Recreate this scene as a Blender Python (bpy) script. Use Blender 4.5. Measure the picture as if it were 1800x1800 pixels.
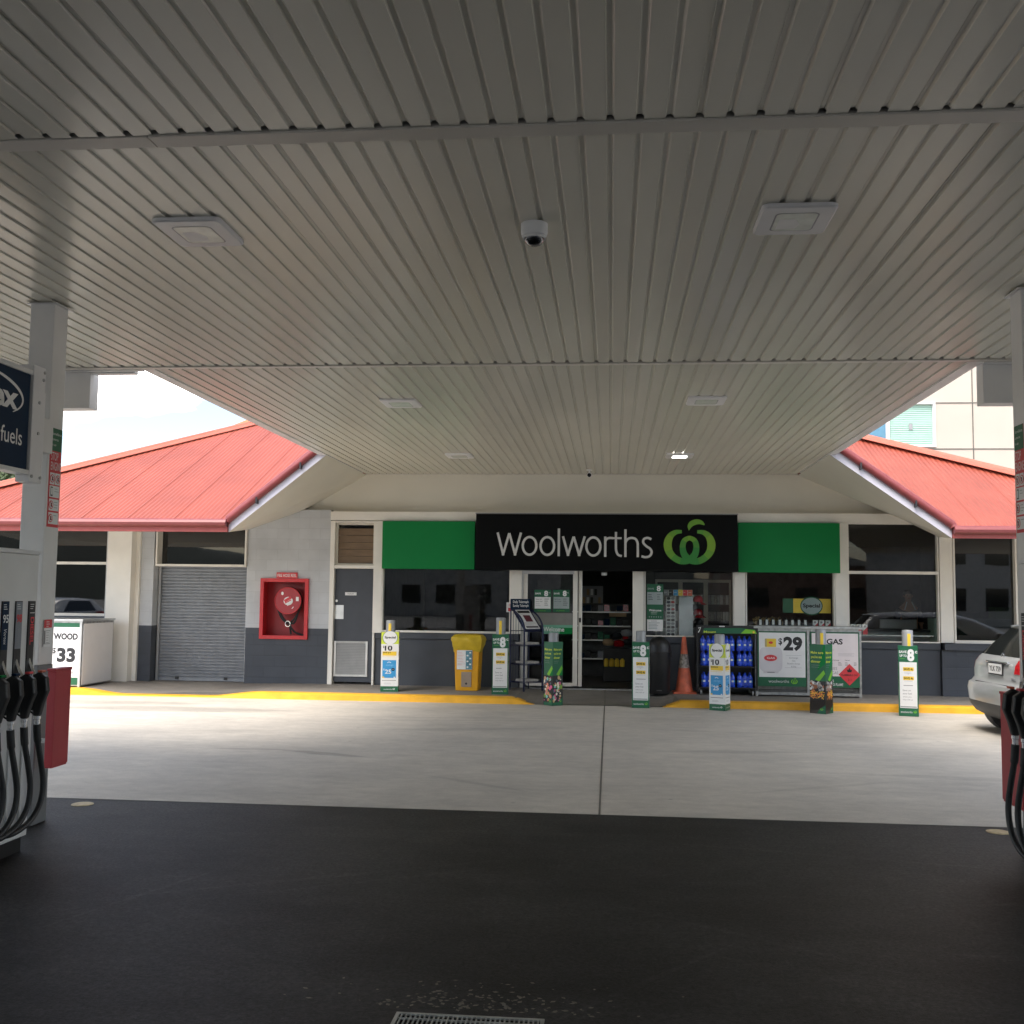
import bpy, math, random
from mathutils import Vector, Matrix
random.seed(7)
R=math.radians
for o in list(bpy.data.objects): bpy.data.objects.remove(o)
sc=bpy.context.scene; C=sc.collection

# ---------------------------------------------------------------- camera
CF=1850.0; CH=1.70; ROLL=.0115
def _c(v): return Vector(v).normalized()
Yc=_c((175,148,CF)); _n=_c((175,148,CF)).cross(Vector((1,ROLL,0))).normalized()
UPc=-_n if _n.y>0 else _n
Xc=Yc.cross(UPc)
RM=Matrix((( Xc.x,Yc.x,UPc.x),(Xc.y,Yc.y,UPc.y),(Xc.z,Yc.z,UPc.z)))   # world -> camera (x right, y down, z forward)
RT=RM.transposed()
cam=bpy.data.cameras.new('camera'); cam.sensor_width=36; cam.lens=36*CF/1800; cam.clip_end=2000; cam.clip_start=.05
co=bpy.data.objects.new('camera',cam); C.objects.link(co)
cx=RT@Vector((1,0,0)); cy=RT@Vector((0,-1,0)); cz=RT@Vector((0,0,-1))
co.matrix_world=Matrix(((cx.x,cy.x,cz.x,0),(cx.y,cy.y,cz.y,0),(cx.z,cy.z,cz.z,CH),(0,0,0,1)))
sc.camera=co
# measured survey helpers: a sight line cut by a real plane of the place
def ray(px,py): return RT@Vector((px-900,py-900,CF))
def PY(px,py,Y): d=ray(px,py); return d*(Y/d.y)+Vector((0,0,CH))
def PZ(px,py,Z): d=ray(px,py); return d*((Z-CH)/d.z)+Vector((0,0,CH))
def PX(px,py,X): d=ray(px,py); return d*(X/d.x)+Vector((0,0,CH))

# ---------------------------------------------------------------- sky, sun, exposure
SUN_EL,SUN_AZ=R(58),R(205)
w=bpy.data.worlds.new('World'); sc.world=w; w.use_nodes=True
nt=w.node_tree; nt.nodes.clear()
out=nt.nodes.new('ShaderNodeOutputWorld'); bg=nt.nodes.new('ShaderNodeBackground')
sky=nt.nodes.new('ShaderNodeTexSky'); sky.sky_type='NISHITA'; sky.sun_disc=False
sky.sun_elevation=SUN_EL; sky.sun_rotation=SUN_AZ; sky.air_density=1.0; sky.dust_density=1.5
tc=nt.nodes.new('ShaderNodeTexCoord'); mp=nt.nodes.new('ShaderNodeMapping'); mp.inputs['Scale'].default_value=(1.6,1.6,4.5)
mp.inputs['Location'].default_value=(1.3,.6,.35)
nz=nt.nodes.new('ShaderNodeTexNoise'); nz.inputs['Scale'].default_value=2.1; nz.inputs['Detail'].default_value=7; nz.inputs['Roughness'].default_value=.55
rp=nt.nodes.new('ShaderNodeValToRGB'); rp.color_ramp.elements[0].position=.55; rp.color_ramp.elements[1].position=.86
mx=nt.nodes.new('ShaderNodeMix'); mx.data_type='RGBA'
nt.links.new(tc.outputs['Generated'],mp.inputs[0]); nt.links.new(mp.outputs[0],nz.inputs['Vector'])
nt.links.new(nz.outputs[0],rp.inputs[0]); nt.links.new(rp.outputs[0],mx.inputs[0])
gn=nt.nodes.new('ShaderNodeVectorMath'); gn.operation='MULTIPLY'; gn.inputs[1].default_value=(.36,.345,.335); nt.links.new(sky.outputs[0],gn.inputs[0]); nt.links.new(gn.outputs[0],mx.inputs[6]); mx.inputs[7].default_value=(28,26.8,24.4,1)
nt.links.new(mx.outputs[2],bg.inputs[0]); bg.inputs[1].default_value=.15
nt.links.new(bg.outputs[0],out.inputs[0])
sl=bpy.data.lights.new('sun','SUN'); sl.energy=.9; sl.angle=R(40); sl.color=(1,.95,.88)
so=bpy.data.objects.new('sun',sl); C.objects.link(so)
# sun_rotation is measured clockwise from +Y
sd=Vector((math.sin(SUN_AZ)*math.cos(SUN_EL),math.cos(SUN_AZ)*math.cos(SUN_EL),math.sin(SUN_EL)))
so.rotation_euler=sd.to_track_quat('Z','Y').to_euler()
so.location=(0,0,40)
sc.view_settings.view_transform='Standard'; sc.view_settings.look='None'; sc.view_settings.gamma=1
sc.view_settings.exposure=2.66
sc.render.resolution_x=1024; sc.render.resolution_y=1024
sc.cycles.max_bounces=10; sc.cycles.diffuse_bounces=6; sc.cycles.glossy_bounces=4; sc.cycles.transparent_max_bounces=12

# ---------------------------------------------------------------- materials
def _mat(name):
    m=bpy.data.materials.new(name); m.use_nodes=True; n=m.node_tree; n.nodes.clear()
    o=n.nodes.new('ShaderNodeOutputMaterial'); b=n.nodes.new('ShaderNodeBsdfPrincipled'); n.links.new(b.outputs[0],o.inputs[0])
    return m,n,b
def mat(name,col,rough=.5,metal=0,var=.12,scale=6,bump=0,bscale=60,spec=None,coat=0,stretch=(1,1,1),emit=0):
    m,n,b=_mat(name)
    t=n.nodes.new('ShaderNodeTexCoord'); mp=n.nodes.new('ShaderNodeMapping'); mp.inputs['Scale'].default_value=stretch
    n.links.new(t.outputs['Object'],mp.inputs[0])
    nz=n.nodes.new('ShaderNodeTexNoise'); nz.inputs['Scale'].default_value=scale; nz.inputs['Detail'].default_value=6
    n.links.new(mp.outputs[0],nz.inputs['Vector'])
    r=n.nodes.new('ShaderNodeMapRange'); r.inputs[1].default_value=.3; r.inputs[2].default_value=.7
    r.inputs[3].default_value=1-var; r.inputs[4].default_value=1+var*.6
    n.links.new(nz.outputs[0],r.inputs[0])
    mm=n.nodes.new('ShaderNodeVectorMath'); mm.operation='SCALE'; mm.inputs[0].default_value=col[:3]
    n.links.new(r.outputs[0],mm.inputs['Scale']); n.links.new(mm.outputs[0],b.inputs['Base Color'])
    b.inputs['Roughness'].default_value=rough; b.inputs['Metallic'].default_value=metal
    if spec is not None: b.inputs['Specular IOR Level'].default_value=spec
    if coat: b.inputs['Coat Weight'].default_value=coat; b.inputs['Coat Roughness'].default_value=.08
    if bump:
        n2=n.nodes.new('ShaderNodeTexNoise'); n2.inputs['Scale'].default_value=bscale; n2.inputs['Detail'].default_value=4
        n.links.new(mp.outputs[0],n2.inputs['Vector'])
        bp=n.nodes.new('ShaderNodeBump'); bp.inputs['Strength'].default_value=bump; bp.inputs['Distance'].default_value=.01
        n.links.new(n2.outputs[0],bp.inputs['Height']); n.links.new(bp.outputs[0],b.inputs['Normal'])
    if emit:
        b.inputs['Emission Color'].default_value=(1,.98,.92,1); b.inputs['Emission Strength'].default_value=emit
    return m
def brick_mat(name,col,bw=.39,bh=.19,mort=.008,var=.1,depth=.35):
    m,n,b=_mat(name)
    t=n.nodes.new('ShaderNodeTexCoord'); s=n.nodes.new('ShaderNodeSeparateXYZ'); c=n.nodes.new('ShaderNodeCombineXYZ')
    ad=n.nodes.new('ShaderNodeMath'); ad.operation='ADD'
    n.links.new(t.outputs['Object'],s.inputs[0]); n.links.new(s.outputs[0],ad.inputs[0]); n.links.new(s.outputs[1],ad.inputs[1])
    n.links.new(ad.outputs[0],c.inputs[0]); n.links.new(s.outputs[2],c.inputs[1])
    k=n.nodes.new('ShaderNodeTexBrick'); k.inputs['Scale'].default_value=1; k.inputs['Brick Width'].default_value=bw; k.inputs['Row Height'].default_value=bh
    k.inputs['Mortar Size'].default_value=mort; k.inputs['Mortar Smooth'].default_value=.6
    k.inputs['Color1'].default_value=(1,1,1,1); k.inputs['Color2'].default_value=(.93,.93,.93,1); k.inputs['Mortar'].default_value=(.82,.82,.82,1)
    n.links.new(c.outputs[0],k.inputs['Vector'])
    nz=n.nodes.new('ShaderNodeTexNoise'); nz.inputs['Scale'].default_value=2.2; nz.inputs['Detail'].default_value=8; n.links.new(t.outputs['Object'],nz.inputs['Vector'])
    r=n.nodes.new('ShaderNodeMapRange'); r.inputs[1].default_value=.3; r.inputs[2].default_value=.7; r.inputs[3].default_value=1-var; r.inputs[4].default_value=1+var
    n.links.new(nz.outputs[0],r.inputs[0])
    v=n.nodes.new('ShaderNodeVectorMath'); v.operation='MULTIPLY'; v.inputs[1].default_value=col; n.links.new(k.outputs['Color'],v.inputs[0])
    v2=n.nodes.new('ShaderNodeVectorMath'); v2.operation='SCALE'; n.links.new(v.outputs[0],v2.inputs[0]); n.links.new(r.outputs[0],v2.inputs['Scale'])
    n.links.new(v2.outputs[0],b.inputs['Base Color']); b.inputs['Roughness'].default_value=.6
    iv=n.nodes.new('ShaderNodeMath'); iv.operation='SUBTRACT'; iv.inputs[0].default_value=1; n.links.new(k.outputs['Fac'],iv.inputs[1])
    n3=n.nodes.new('ShaderNodeTexNoise'); n3.inputs['Scale'].default_value=45; n.links.new(t.outputs['Object'],n3.inputs['Vector'])
    a2=n.nodes.new('ShaderNodeMath'); a2.operation='MULTIPLY_ADD'; a2.inputs[1].default_value=.25; n.links.new(n3.outputs[0],a2.inputs[0]); n.links.new(iv.outputs[0],a2.inputs[2])
    bp=n.nodes.new('ShaderNodeBump'); bp.inputs['Strength'].default_value=depth; bp.inputs['Distance'].default_value=.012
    n.links.new(a2.outputs[0],bp.inputs['Height']); n.links.new(bp.outputs[0],b.inputs['Normal'])
    return m
def glass(name,tint=(.55,.6,.58),refl=1.0,ior=1.5):
    m=bpy.data.materials.new(name); m.use_nodes=True; n=m.node_tree; n.nodes.clear()
    o=n.nodes.new('ShaderNodeOutputMaterial'); mix=n.nodes.new('ShaderNodeMixShader')
    tr=n.nodes.new('ShaderNodeBsdfTransparent'); tr.inputs[0].default_value=(*tint,1)
    gl=n.nodes.new('ShaderNodeBsdfGlossy'); gl.inputs['Roughness'].default_value=.015; gl.inputs[0].default_value=(refl,refl,refl,1)
    fr=n.nodes.new('ShaderNodeFresnel'); fr.inputs[0].default_value=ior
    nz=n.nodes.new('ShaderNodeTexNoise'); nz.inputs['Scale'].default_value=.8; t=n.nodes.new('ShaderNodeTexCoord'); n.links.new(t.outputs['Object'],nz.inputs['Vector'])
    bp=n.nodes.new('ShaderNodeBump'); bp.inputs['Strength'].default_value=.04; bp.inputs['Distance'].default_value=.02
    n.links.new(nz.outputs[0],bp.inputs['Height']); n.links.new(bp.outputs[0],gl.inputs['Normal'])
    ge=n.nodes.new('ShaderNodeNewGeometry'); ib=n.nodes.new('ShaderNodeMath'); ib.operation='SUBTRACT'; ib.inputs[0].default_value=1; n.links.new(ge.outputs['Backfacing'],ib.inputs[1])
    fm=n.nodes.new('ShaderNodeMath'); fm.operation='MULTIPLY'; n.links.new(fr.outputs[0],fm.inputs[0]); n.links.new(ib.outputs[0],fm.inputs[1])
    n.links.new(fm.outputs[0],mix.inputs[0]); n.links.new(tr.outputs[0],mix.inputs[1]); n.links.new(gl.outputs[0],mix.inputs[2]); n.links.new(mix.outputs[0],o.inputs[0])
    return m
def ground_mat(name,col,col2,rough,marks=(),kind='concrete'):
    """large-scale blotches, fine grain, streaks along the driving direction, and a few stains of their own shape"""
    m,n,b=_mat(name); L=n.links.new
    t=n.nodes.new('ShaderNodeTexCoord')
    def noise(sc_,st=(1,1,1),det=6,rg=.55,loc=(0,0,0)):
        mp=n.nodes.new('ShaderNodeMapping'); mp.inputs['Scale'].default_value=st; mp.inputs['Location'].default_value=loc
        L(t.outputs['Object'],mp.inputs[0]); z=n.nodes.new('ShaderNodeTexNoise'); z.inputs['Scale'].default_value=sc_; z.inputs['Detail'].default_value=det; z.inputs['Roughness'].default_value=rg
        L(mp.outputs[0],z.inputs['Vector']); return z.outputs[0]
    def rng(src,a,b_,c_,d_):
        r=n.nodes.new('ShaderNodeMapRange'); r.inputs[1].default_value=a; r.inputs[2].default_value=b_; r.inputs[3].default_value=c_; r.inputs[4].default_value=d_
        L(src,r.inputs[0]); return r.outputs[0]
    def mul(a,b_):
        q=n.nodes.new('ShaderNodeMath'); q.operation='MULTIPLY'; L(a,q.inputs[0])
        if isinstance(b_,float): q.inputs[1].default_value=b_
        else: L(b_,q.inputs[1])
        return q.outputs[0]
    mixc=n.nodes.new('ShaderNodeMix'); mixc.data_type='RGBA'; mixc.inputs[6].default_value=(*col,1); mixc.inputs[7].default_value=(*col2,1)
    L(rng(noise(.9,(.8,1.1,1),10,.72),.40,.62,0,1),mixc.inputs[0])
    f=rng(noise(2.4,(.5,1.5,1),9,.7,(3,1,0)),.3,.72,.92,1.06)
    f=mul(f,rng(noise(90,(1,1,1),3),.35,.65,.90,1.08))
    f=mul(f,rng(noise(4.5,(1,1.6,1),12,.78,(1,9,0)),.38,.64,.90,1.07))
    f=mul(f,rng(noise(7,(1,1,1),5,.6,(7,7,0)),.55,.72,1.0,.93 if kind=='concrete' else 1.25))
    # fine scratches and scuffs, two directions
    for (st,lo,k) in (((.6,14,1),.60,0),((9,.8,1),.62,4)):
        f=mul(f,rng(noise(2.2,st,9,.75,(k,2,0)),lo,lo+.10,1.0,.88 if kind=='concrete' else 2.3))
    vo=n.nodes.new('ShaderNodeTexVoronoi'); vo.inputs['Scale'].default_value=1.7 if kind=='concrete' else 2.6; L(t.outputs['Object'],vo.inputs['Vector'])
    f=mul(f,rng(vo.outputs['Distance'],.018,.045,.62 if kind=='concrete' else .5,1.0))
    if kind!='concrete':
        f=mul(f,rng(noise(26,(1,1,1),8,.8,(5,5,0)),.42,.60,.62,1.55))
    for (sx,sy,rx,ry,dark,ang) in marks:
        mp=n.nodes.new('ShaderNodeMapping'); mp.vector_type='TEXTURE'; mp.inputs['Location'].default_value=(sx,sy,0); mp.inputs['Scale'].default_value=(rx,ry,1); mp.inputs['Rotation'].default_value=(0,0,ang)
        L(t.outputs['Object'],mp.inputs[0])
        nn=n.nodes.new('ShaderNodeTexNoise'); nn.inputs['Scale'].default_value=1.3; nn.inputs['Detail'].default_value=5; L(mp.outputs[0],nn.inputs['Vector'])
        ln=n.nodes.new('ShaderNodeVectorMath'); ln.operation='LENGTH'
        sp=n.nodes.new('ShaderNodeSeparateXYZ'); L(mp.outputs[0],sp.inputs[0]); cb=n.nodes.new('ShaderNodeCombineXYZ'); L(sp.outputs[0],cb.inputs[0]); L(sp.outputs[1],cb.inputs[1]); L(cb.outputs[0],ln.inputs[0])
        ad=n.nodes.new('ShaderNodeMath'); ad.operation='MULTIPLY_ADD'; ad.inputs[1].default_value=1.3; L(nn.outputs[0],ad.inputs[0]); L(ln.outputs['Value'],ad.inputs[2])
        f=mul(f,rng(ad.outputs[0],1.35,1.75,dark,1.0))
    if kind!='concrete': b.inputs['Specular IOR Level'].default_value=.22
    v=n.nodes.new('ShaderNodeVectorMath'); v.operation='SCALE'; L(mixc.outputs[2],v.inputs[0]); L(f,v.inputs['Scale']); L(v.outputs[0],b.inputs['Base Color'])
    L(rng(noise(60,(1,1,1),3),.3,.7,rough-.06,rough+.06),b.inputs['Roughness'])
    bp=n.nodes.new('ShaderNodeBump'); bp.inputs['Strength'].default_value=.35; bp.inputs['Distance'].default_value=.006
    L(noise(130 if kind=='concrete' else 160,(1,1,1),3),bp.inputs['Height']); L(bp.outputs[0],b.inputs['Normal'])
    return m
M={}
M['white_paint']=mat('white_paint',(.82,.79,.72),.42,var=.06,scale=3)
M['cream_paint']=mat('cream_paint',(.70,.67,.58),.5,var=.05,scale=1.2)
M['ceiling']=mat('ceiling_metal',(.66,.64,.55),.24,var=.13,scale=1.1,stretch=(1,.2,1))
M['ceil_trim']=mat('ceiling_trim',(.58,.55,.49),.4,var=.06,scale=2)
M['pit_shade']=mat('pit_shade_black',(.012,.012,.012),.9)
M['column']=mat('column_paint',(.72,.71,.69),.42,var=.07,scale=3)
M['grey_light']=brick_mat('light_grey_block',(.52,.54,.56),mort=.004,depth=.25)
M['grey_dark']=brick_mat('dark_grey_block',(.060,.069,.085),mort=.006,depth=.4)
M['dado']=mat('dark_grey_paint',(.056,.064,.078),.5,var=.12,scale=2.5,bump=.1)
M['door_grey']=mat('door_grey',(.055,.062,.076),.5,var=.08)
M['shutter']=mat('shutter_steel',(.24,.255,.275),.42,.3,var=.12,scale=5)
M['alu']=mat('aluminium',(.62,.62,.61),.32,.85,var=.1)
M['louvre']=mat('louvre_paint',(.46,.46,.45),.4,var=.1)
M['galv']=mat('galvanised_steel',(.46,.47,.46),.45,.75,var=.3,scale=14)
M['green']=mat('green_panel',(.003,.20,.048),.5,var=.07,scale=1.2,spec=.2)
M['dgreen']=mat('dark_green_print',(.012,.12,.055),.45,var=.08)
M['lgreen']=mat('light_green_print',(.19,.52,.03),.45,var=.05)
M['black_sign']=mat('black_sign',(.003,.0035,.0035),.35,var=.1,spec=.12)
M['black']=mat('black_plastic',(.014,.014,.015),.42,var=.2,scale=10)
M['rubber']=mat('black_rubber',(.012,.012,.013),.5,var=.2,scale=12)
M['letter']=mat('letter_white',(.62,.62,.6),.4,var=.03)
M['print_white']=mat('print_white',(.78,.78,.77),.4,var=.03)
M['print_black']=mat('print_black',(.02,.02,.022),.5,var=.05)
M['print_grey']=mat('print_grey',(.3,.3,.31),.5,var=.1,scale=40)
M['print_yellow']=mat('print_yellow',(.85,.58,.05),.45,var=.04)
M['lime']=mat('print_lime',(.62,.72,.06),.45,var=.04)
M['print_blue']=mat('print_blue',(.04,.30,.62),.4,var=.1)
M['navy']=mat('navy_print',(.004,.022,.055),.5,var=.08,spec=.15)
M['red']=mat('red_enamel',(.60,.022,.028),.35,var=.08)
M['print_red']=mat('print_red',(.66,.05,.06),.45,var=.05)
M['red_box']=mat('dull_red_box',(.40,.03,.04),.42,var=.08)
M['roof']=mat('red_roof',(.30,.066,.038),.45,var=.16,scale=1.3,bump=.05,stretch=(1,.4,1))
M['roofcap']=mat('roof_cap_red',(.45,.11,.065),.45,var=.1)
M['gutter']=mat('gutter_red',(.22,.045,.045),.42,var=.12)
M['fascia_red']=mat('fascia_red',(.36,.075,.065),.5,var=.1)
M['rake']=mat('rake_fascia_paint',(.62,.60,.66),.5,var=.06)
M['soffit']=mat('soffit_paint',(.72,.69,.60),.5,var=.04,scale=1.5)
M['yellow_kerb']=mat('yellow_kerb_paint',(.78,.40,.022),.55,var=.14,scale=5,bump=.3,bscale=40)
M['bin_yellow']=mat('yellow_bin',(.74,.36,.008),.4,var=.08)
M['bag_yellow']=mat('yellow_liner',(.60,.42,.02),.45,var=.15,scale=9,bump=.5,bscale=25)
M['cone']=mat('cone_orange',(.72,.16,.08),.5,var=.3,scale=9)
M['cone_band']=mat('scuffed_band',(.40,.36,.32),.6,var=.75,scale=26)
M['bollard']=mat('bollard_grey',(.30,.31,.32),.45,.2,var=.1)
M['navy_steel']=mat('navy_steel',(.012,.018,.06),.4,.3,var=.1)
M['paper']=mat('newsprint',(.46,.44,.41),.7,var=.35,scale=30)
M['bottle_blue']=mat('blue_bottle',(.014,.075,.66),.10,var=.45,scale=22,coat=.6)
M['car']=mat('silver_car_paint',(.46,.47,.47),.28,.35,var=.03,coat=.8)
M['carblack']=mat('black_trim',(.03,.03,.032),.5)
M['carglass']=mat('dark_car_glass',(.012,.014,.014),.05,spec=.7,var=.2,scale=2)
M['tail']=mat('tail_lamp_red',(.42,.012,.018),.15,var=.3,scale=20,coat=.8)
M['chrome']=mat('chrome',(.75,.75,.75),.14,1,var=.05)
M['lamp_body']=mat('lamp_body',(.74,.73,.73),.35,var=.03)
M['lamp_lens']=mat('lamp_lens',(.80,.83,.76),.2,var=.12,scale=14)
M['lamp_on']=mat('lamp_lit',(.9,.9,.85),.3,emit=1.0)
M['dome']=mat('dome_glass',(.01,.01,.01),.06,coat=1)
M['glass']=glass('window_glass',(.93,.95,.94),.9)
M['glass2']=glass('office_glass',(.28,.31,.31),1,1.7)
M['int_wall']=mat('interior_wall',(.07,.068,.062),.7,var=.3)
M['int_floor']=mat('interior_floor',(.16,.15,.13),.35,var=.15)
M['wood_tan']=mat('tan_panel',(.17,.11,.06),.5,var=.2,scale=4,stretch=(1,1,6))
M['cardboard']=mat('cardboard',(.42,.27,.14),.7,var=.15)
M['skin']=mat('skin',(.52,.30,.21),.5,var=.05)
M['hair']=mat('brown_hair',(.035,.02,.012),.6,var=.3,scale=40)
M['shirt']=mat('navy_shirt',(.015,.018,.035),.7,var=.1)
M['bark']=mat('bark',(.12,.09,.06),.8,var=.3)
M['leaf']=mat('leaf_green',(.07,.10,.035),.6,var=.5,scale=3)
M['render_beige']=mat('beige_render',(.50,.44,.37),.7,var=.04,scale=.8)
M['blind']=mat('green_blind',(.42,.62,.52),.5,var=.05)
M['manhole']=mat('brass_cover',(.50,.40,.22),.5,.4,var=.3,scale=20)
M['joint']=mat('joint_sealant',(.14,.13,.11),.7,var=.3)
M['apron']=ground_mat('apron_concrete',(.56,.515,.445),(.47,.435,.38),.65,
   marks=[(-6.3,14.9,1.9,.35,.72,.02),(-7.6,15.6,1.6,.28,.80,0),(-3.0,11.1,.55,.09,.70,-.35),(-3.9,11.3,.5,.06,.8,.05),(1.4,12.0,.9,.10,.85,.1),(3.5,10.6,1.2,.12,.87,-.1),(-1.9,13.4,1.1,.15,.88,.2),(5.6,14.6,1.2,.5,.8,.1),(-2.2,14.6,2.2,.05,.86,.12),(-2.0,14.3,2.3,.05,.88,.14),(2.6,13.6,2.4,.05,.88,-.1),(1.9,9.9,1.0,.05,.88,.5),(-1.2,9.6,.7,.05,.86,-.6),(-4.9,12.6,.9,.2,.9,.3),(.6,14.9,1.0,.3,.92,0),(3.9,12.2,.6,.25,.9,.4)])
M['asphalt']=ground_mat('sealed_forecourt',(.030,.0295,.029),(.0085,.0085,.0088),.55,
   marks=[(-.4,5.1,.9,.55,.7,0),(.9,6.2,1.2,.35,.72,.4),(-2.2,7.2,1.0,.2,.75,.1),(1.9,5.0,.8,.3,.7,-.3),(-1.2,3.2,.8,.6,.65,0),(-1.6,6.4,1.5,.03,1.5,.5),(-1.4,6.3,1.6,.02,1.4,.53),(1.5,7.3,1.3,.025,1.45,-.2),(.2,4.9,.8,.018,1.5,.9),(.9,5.4,1.1,.02,1.4,-.6),(-2.6,5.9,.7,.02,1.5,1.2),(2.2,6.3,.5,.02,1.4,.2),(-.2,7.7,1.8,.05,1.25,.04)],kind='asphalt')
M['path']=ground_mat('footpath_concrete',(.25,.23,.20),(.20,.185,.165),.7,marks=[(-6.6,16.9,1.0,.2,.6,.05)])
M['ground']=mat('far_ground',(.20,.20,.19),.85,var=.2,scale=.3)
M['hill']=mat('hill_green',(.022,.032,.024),.9,var=.4,scale=.05)
# ---------------------------------------------------------------- objects
TM={}
def props(o,label=None,cat=None,group=None,kind=None):
    if label: o['label']=label
    if cat: o['category']=cat
    if group: o['group']=group
    if kind: o['kind']=kind
def thing(name,label,cat,loc=(0,0,0),rz=0,group=None):
    o=bpy.data.objects.new(name,None); C.objects.link(o); o.location=loc; o.rotation_euler=(0,0,rz); o.empty_display_size=.1
    TM[o.name]=Matrix.Translation(Vector(loc))@Matrix.Rotation(rz,4,'Z'); props(o,label,cat,group); return o
def copy_tree(o,parent=None):
    c=o.copy(); C.objects.link(c); c.parent=parent
    for ch in [x for x in bpy.data.objects if x.parent==o and x!=c]: copy_tree(ch,c)
    return c
_tc={}
def text_geo(s,off=0.0):
    k=(s,off)
    if k in _tc: return _tc[k]
    cu=bpy.data.curves.new('t','FONT'); cu.body=s; cu.size=1; cu.resolution_u=3; cu.offset=off; cu.fill_mode='BOTH' if hasattr(cu,'fill_mode') and False else cu.fill_mode
    ob=bpy.data.objects.new('t',cu); C.objects.link(ob)
    dg=bpy.context.evaluated_depsgraph_get(); dg.update()
    ev=ob.evaluated_get(dg); me=ev.to_mesh()
    vs=[(v.co.x,v.co.y) for v in me.vertices]; fs=[tuple(p.vertices) for p in me.polygons]
    ev.to_mesh_clear(); bpy.data.objects.remove(ob); bpy.data.curves.remove(cu)
    _tc[k]=(vs,fs); return vs,fs
CAP=.70
class MB:
    def __init__(s): s.v=[];s.f=[];s.m=[];s.mats=[]
    def mi(s,m):
        m=M[m] if isinstance(m,str) else m
        if m not in s.mats: s.mats.append(m)
        return s.mats.index(m)
    def add(s,vs,fs,m):
        b=len(s.v); s.v+= [Vector(v) for v in vs]; k=s.mi(m)
        for f in fs: s.f.append([b+i for i in f]); s.m.append(k)
        return s
    def poly(s,pts,m): return s.add(pts,[range(len(pts))],m)
    def box(s,x0,x1,y0,y1,z0,z1,m):
        return s.add([(x0,y0,z0),(x1,y0,z0),(x1,y1,z0),(x0,y1,z0),(x0,y0,z1),(x1,y0,z1),(x1,y1,z1),(x0,y1,z1)],
            [(0,3,2,1),(4,5,6,7),(0,1,5,4),(1,2,6,5),(2,3,7,6),(3,0,4,7)],m)
    def obox(s,c,ax,sz,m):
        """box at centre c with axes ax (3 vectors) and sizes sz"""
        c=Vector(c); a=[Vector(x).normalized()*q/2 for x,q in zip(ax,sz)]
        P=[c+a[0]*i+a[1]*j+a[2]*k for k in(-1,1) for j in(-1,1) for i in(-1,1)]
        return s.add(P,[(0,2,3,1),(4,5,7,6),(0,1,5,4),(1,3,7,5),(3,2,6,7),(2,0,4,6)],m)
    def bar(s,p,q,w,h,m,up=(0,0,1)):
        p=Vector(p);q=Vector(q);d=(q-p);sd=d.cross(Vector(up)).normalized();u=sd.cross(d).normalized()
        return s.obox((p+q)/2,(d,sd,u),(d.length,w,h),m)
    def prism(s,pts,d,m):
        """closed polygon (3D points) extruded by vector d"""
        n=len(pts); d=Vector(d); a=[Vector(p) for p in pts]; b=[p+d for p in a]
        return s.add(a+b,[list(range(n))[::-1],list(range(n,2*n))]+[(i,(i+1)%n,n+(i+1)%n,n+i) for i in range(n)],m)
    def tube(s,pts,r,m,n=10,caps=True,rr=None):
        pts=[Vector(p) for p in pts]; V=[];k=len(pts); prev=None
        for i,p in enumerate(pts):
            d=(pts[min(i+1,k-1)]-pts[max(i-1,0)]).normalized()
            if prev is None:
                a=d.orthogonal().normalized()
            else: a=(prev-d*prev.dot(d)).normalized()
            prev=a; b=d.cross(a); q=(rr[i] if rr else r)
            for j in range(n):
                t=2*math.pi*j/n; V.append(p+(a*math.cos(t)+b*math.sin(t))*q)
        F=[(i*n+j,i*n+(j+1)%n,(i+1)*n+(j+1)%n,(i+1)*n+j) for i in range(k-1) for j in range(n)]
        if caps: F+= [list(range(n))[::-1],[(k-1)*n+j for j in range(n)]]
        return s.add(V,F,m)
    def cyl(s,p,q,r,m,n=20,r2=None): return s.tube([p,q],r,m,n,True,[r,r if r2 is None else r2])
    def lathe(s,prof,c,m,n=24,sx=1,sy=1):
        c=Vector(c); V=[];k=len(prof)
        for r_,z in prof:
            for j in range(n):
                t=2*math.pi*j/n; V.append(c+Vector((r_*sx*math.cos(t),r_*sy*math.sin(t),z)))
        F=[(i*n+j,i*n+(j+1)%n,(i+1)*n+(j+1)%n,(i+1)*n+j) for i in range(k-1) for j in range(n)]
        F+= [list(range(n))[::-1],[(k-1)*n+j for j in range(n)]]
        return s.add(V,F,m)
    def grid(s,rows,m,closed=False):
        n=len(rows[0]); V=[p for r_ in rows for p in r_]
        F=[(i*n+j,i*n+(j+1)%n,(i+1)*n+(j+1)%n,(i+1)*n+j) for i in range(len(rows)-1) for j in range(n if closed else n-1)]
        return s.add(V,F,m)
    def build(s,name,parent=None,label=None,cat=None,group=None,kind=None,world=False,bev=0,smooth=False,seg=2):
        vs=s.v
        if world and parent is not None:
            iv=TM[parent.name].inverted(); vs=[iv@v for v in vs]
        me=bpy.data.meshes.new(name); me.from_pydata([tuple(v) for v in vs],[],s.f); me.update()
        for m in s.mats: me.materials.append(m)
        me.polygons.foreach_set('material_index',s.m)
        if smooth:
            me.polygons.foreach_set('use_smooth',[True]*len(s.f)); me.set_sharp_from_angle(angle=R(38))
        o=bpy.data.objects.new(name,me); C.objects.link(o); props(o,label,cat,group,kind)
        if parent is not None: o.parent=parent
        if bev:
            b=o.modifiers.new('bevel','BEVEL'); b.width=bev; b.segments=seg; b.limit_method='ANGLE'; b.angle_limit=R(40); b.harden_normals=False
        return o
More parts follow.
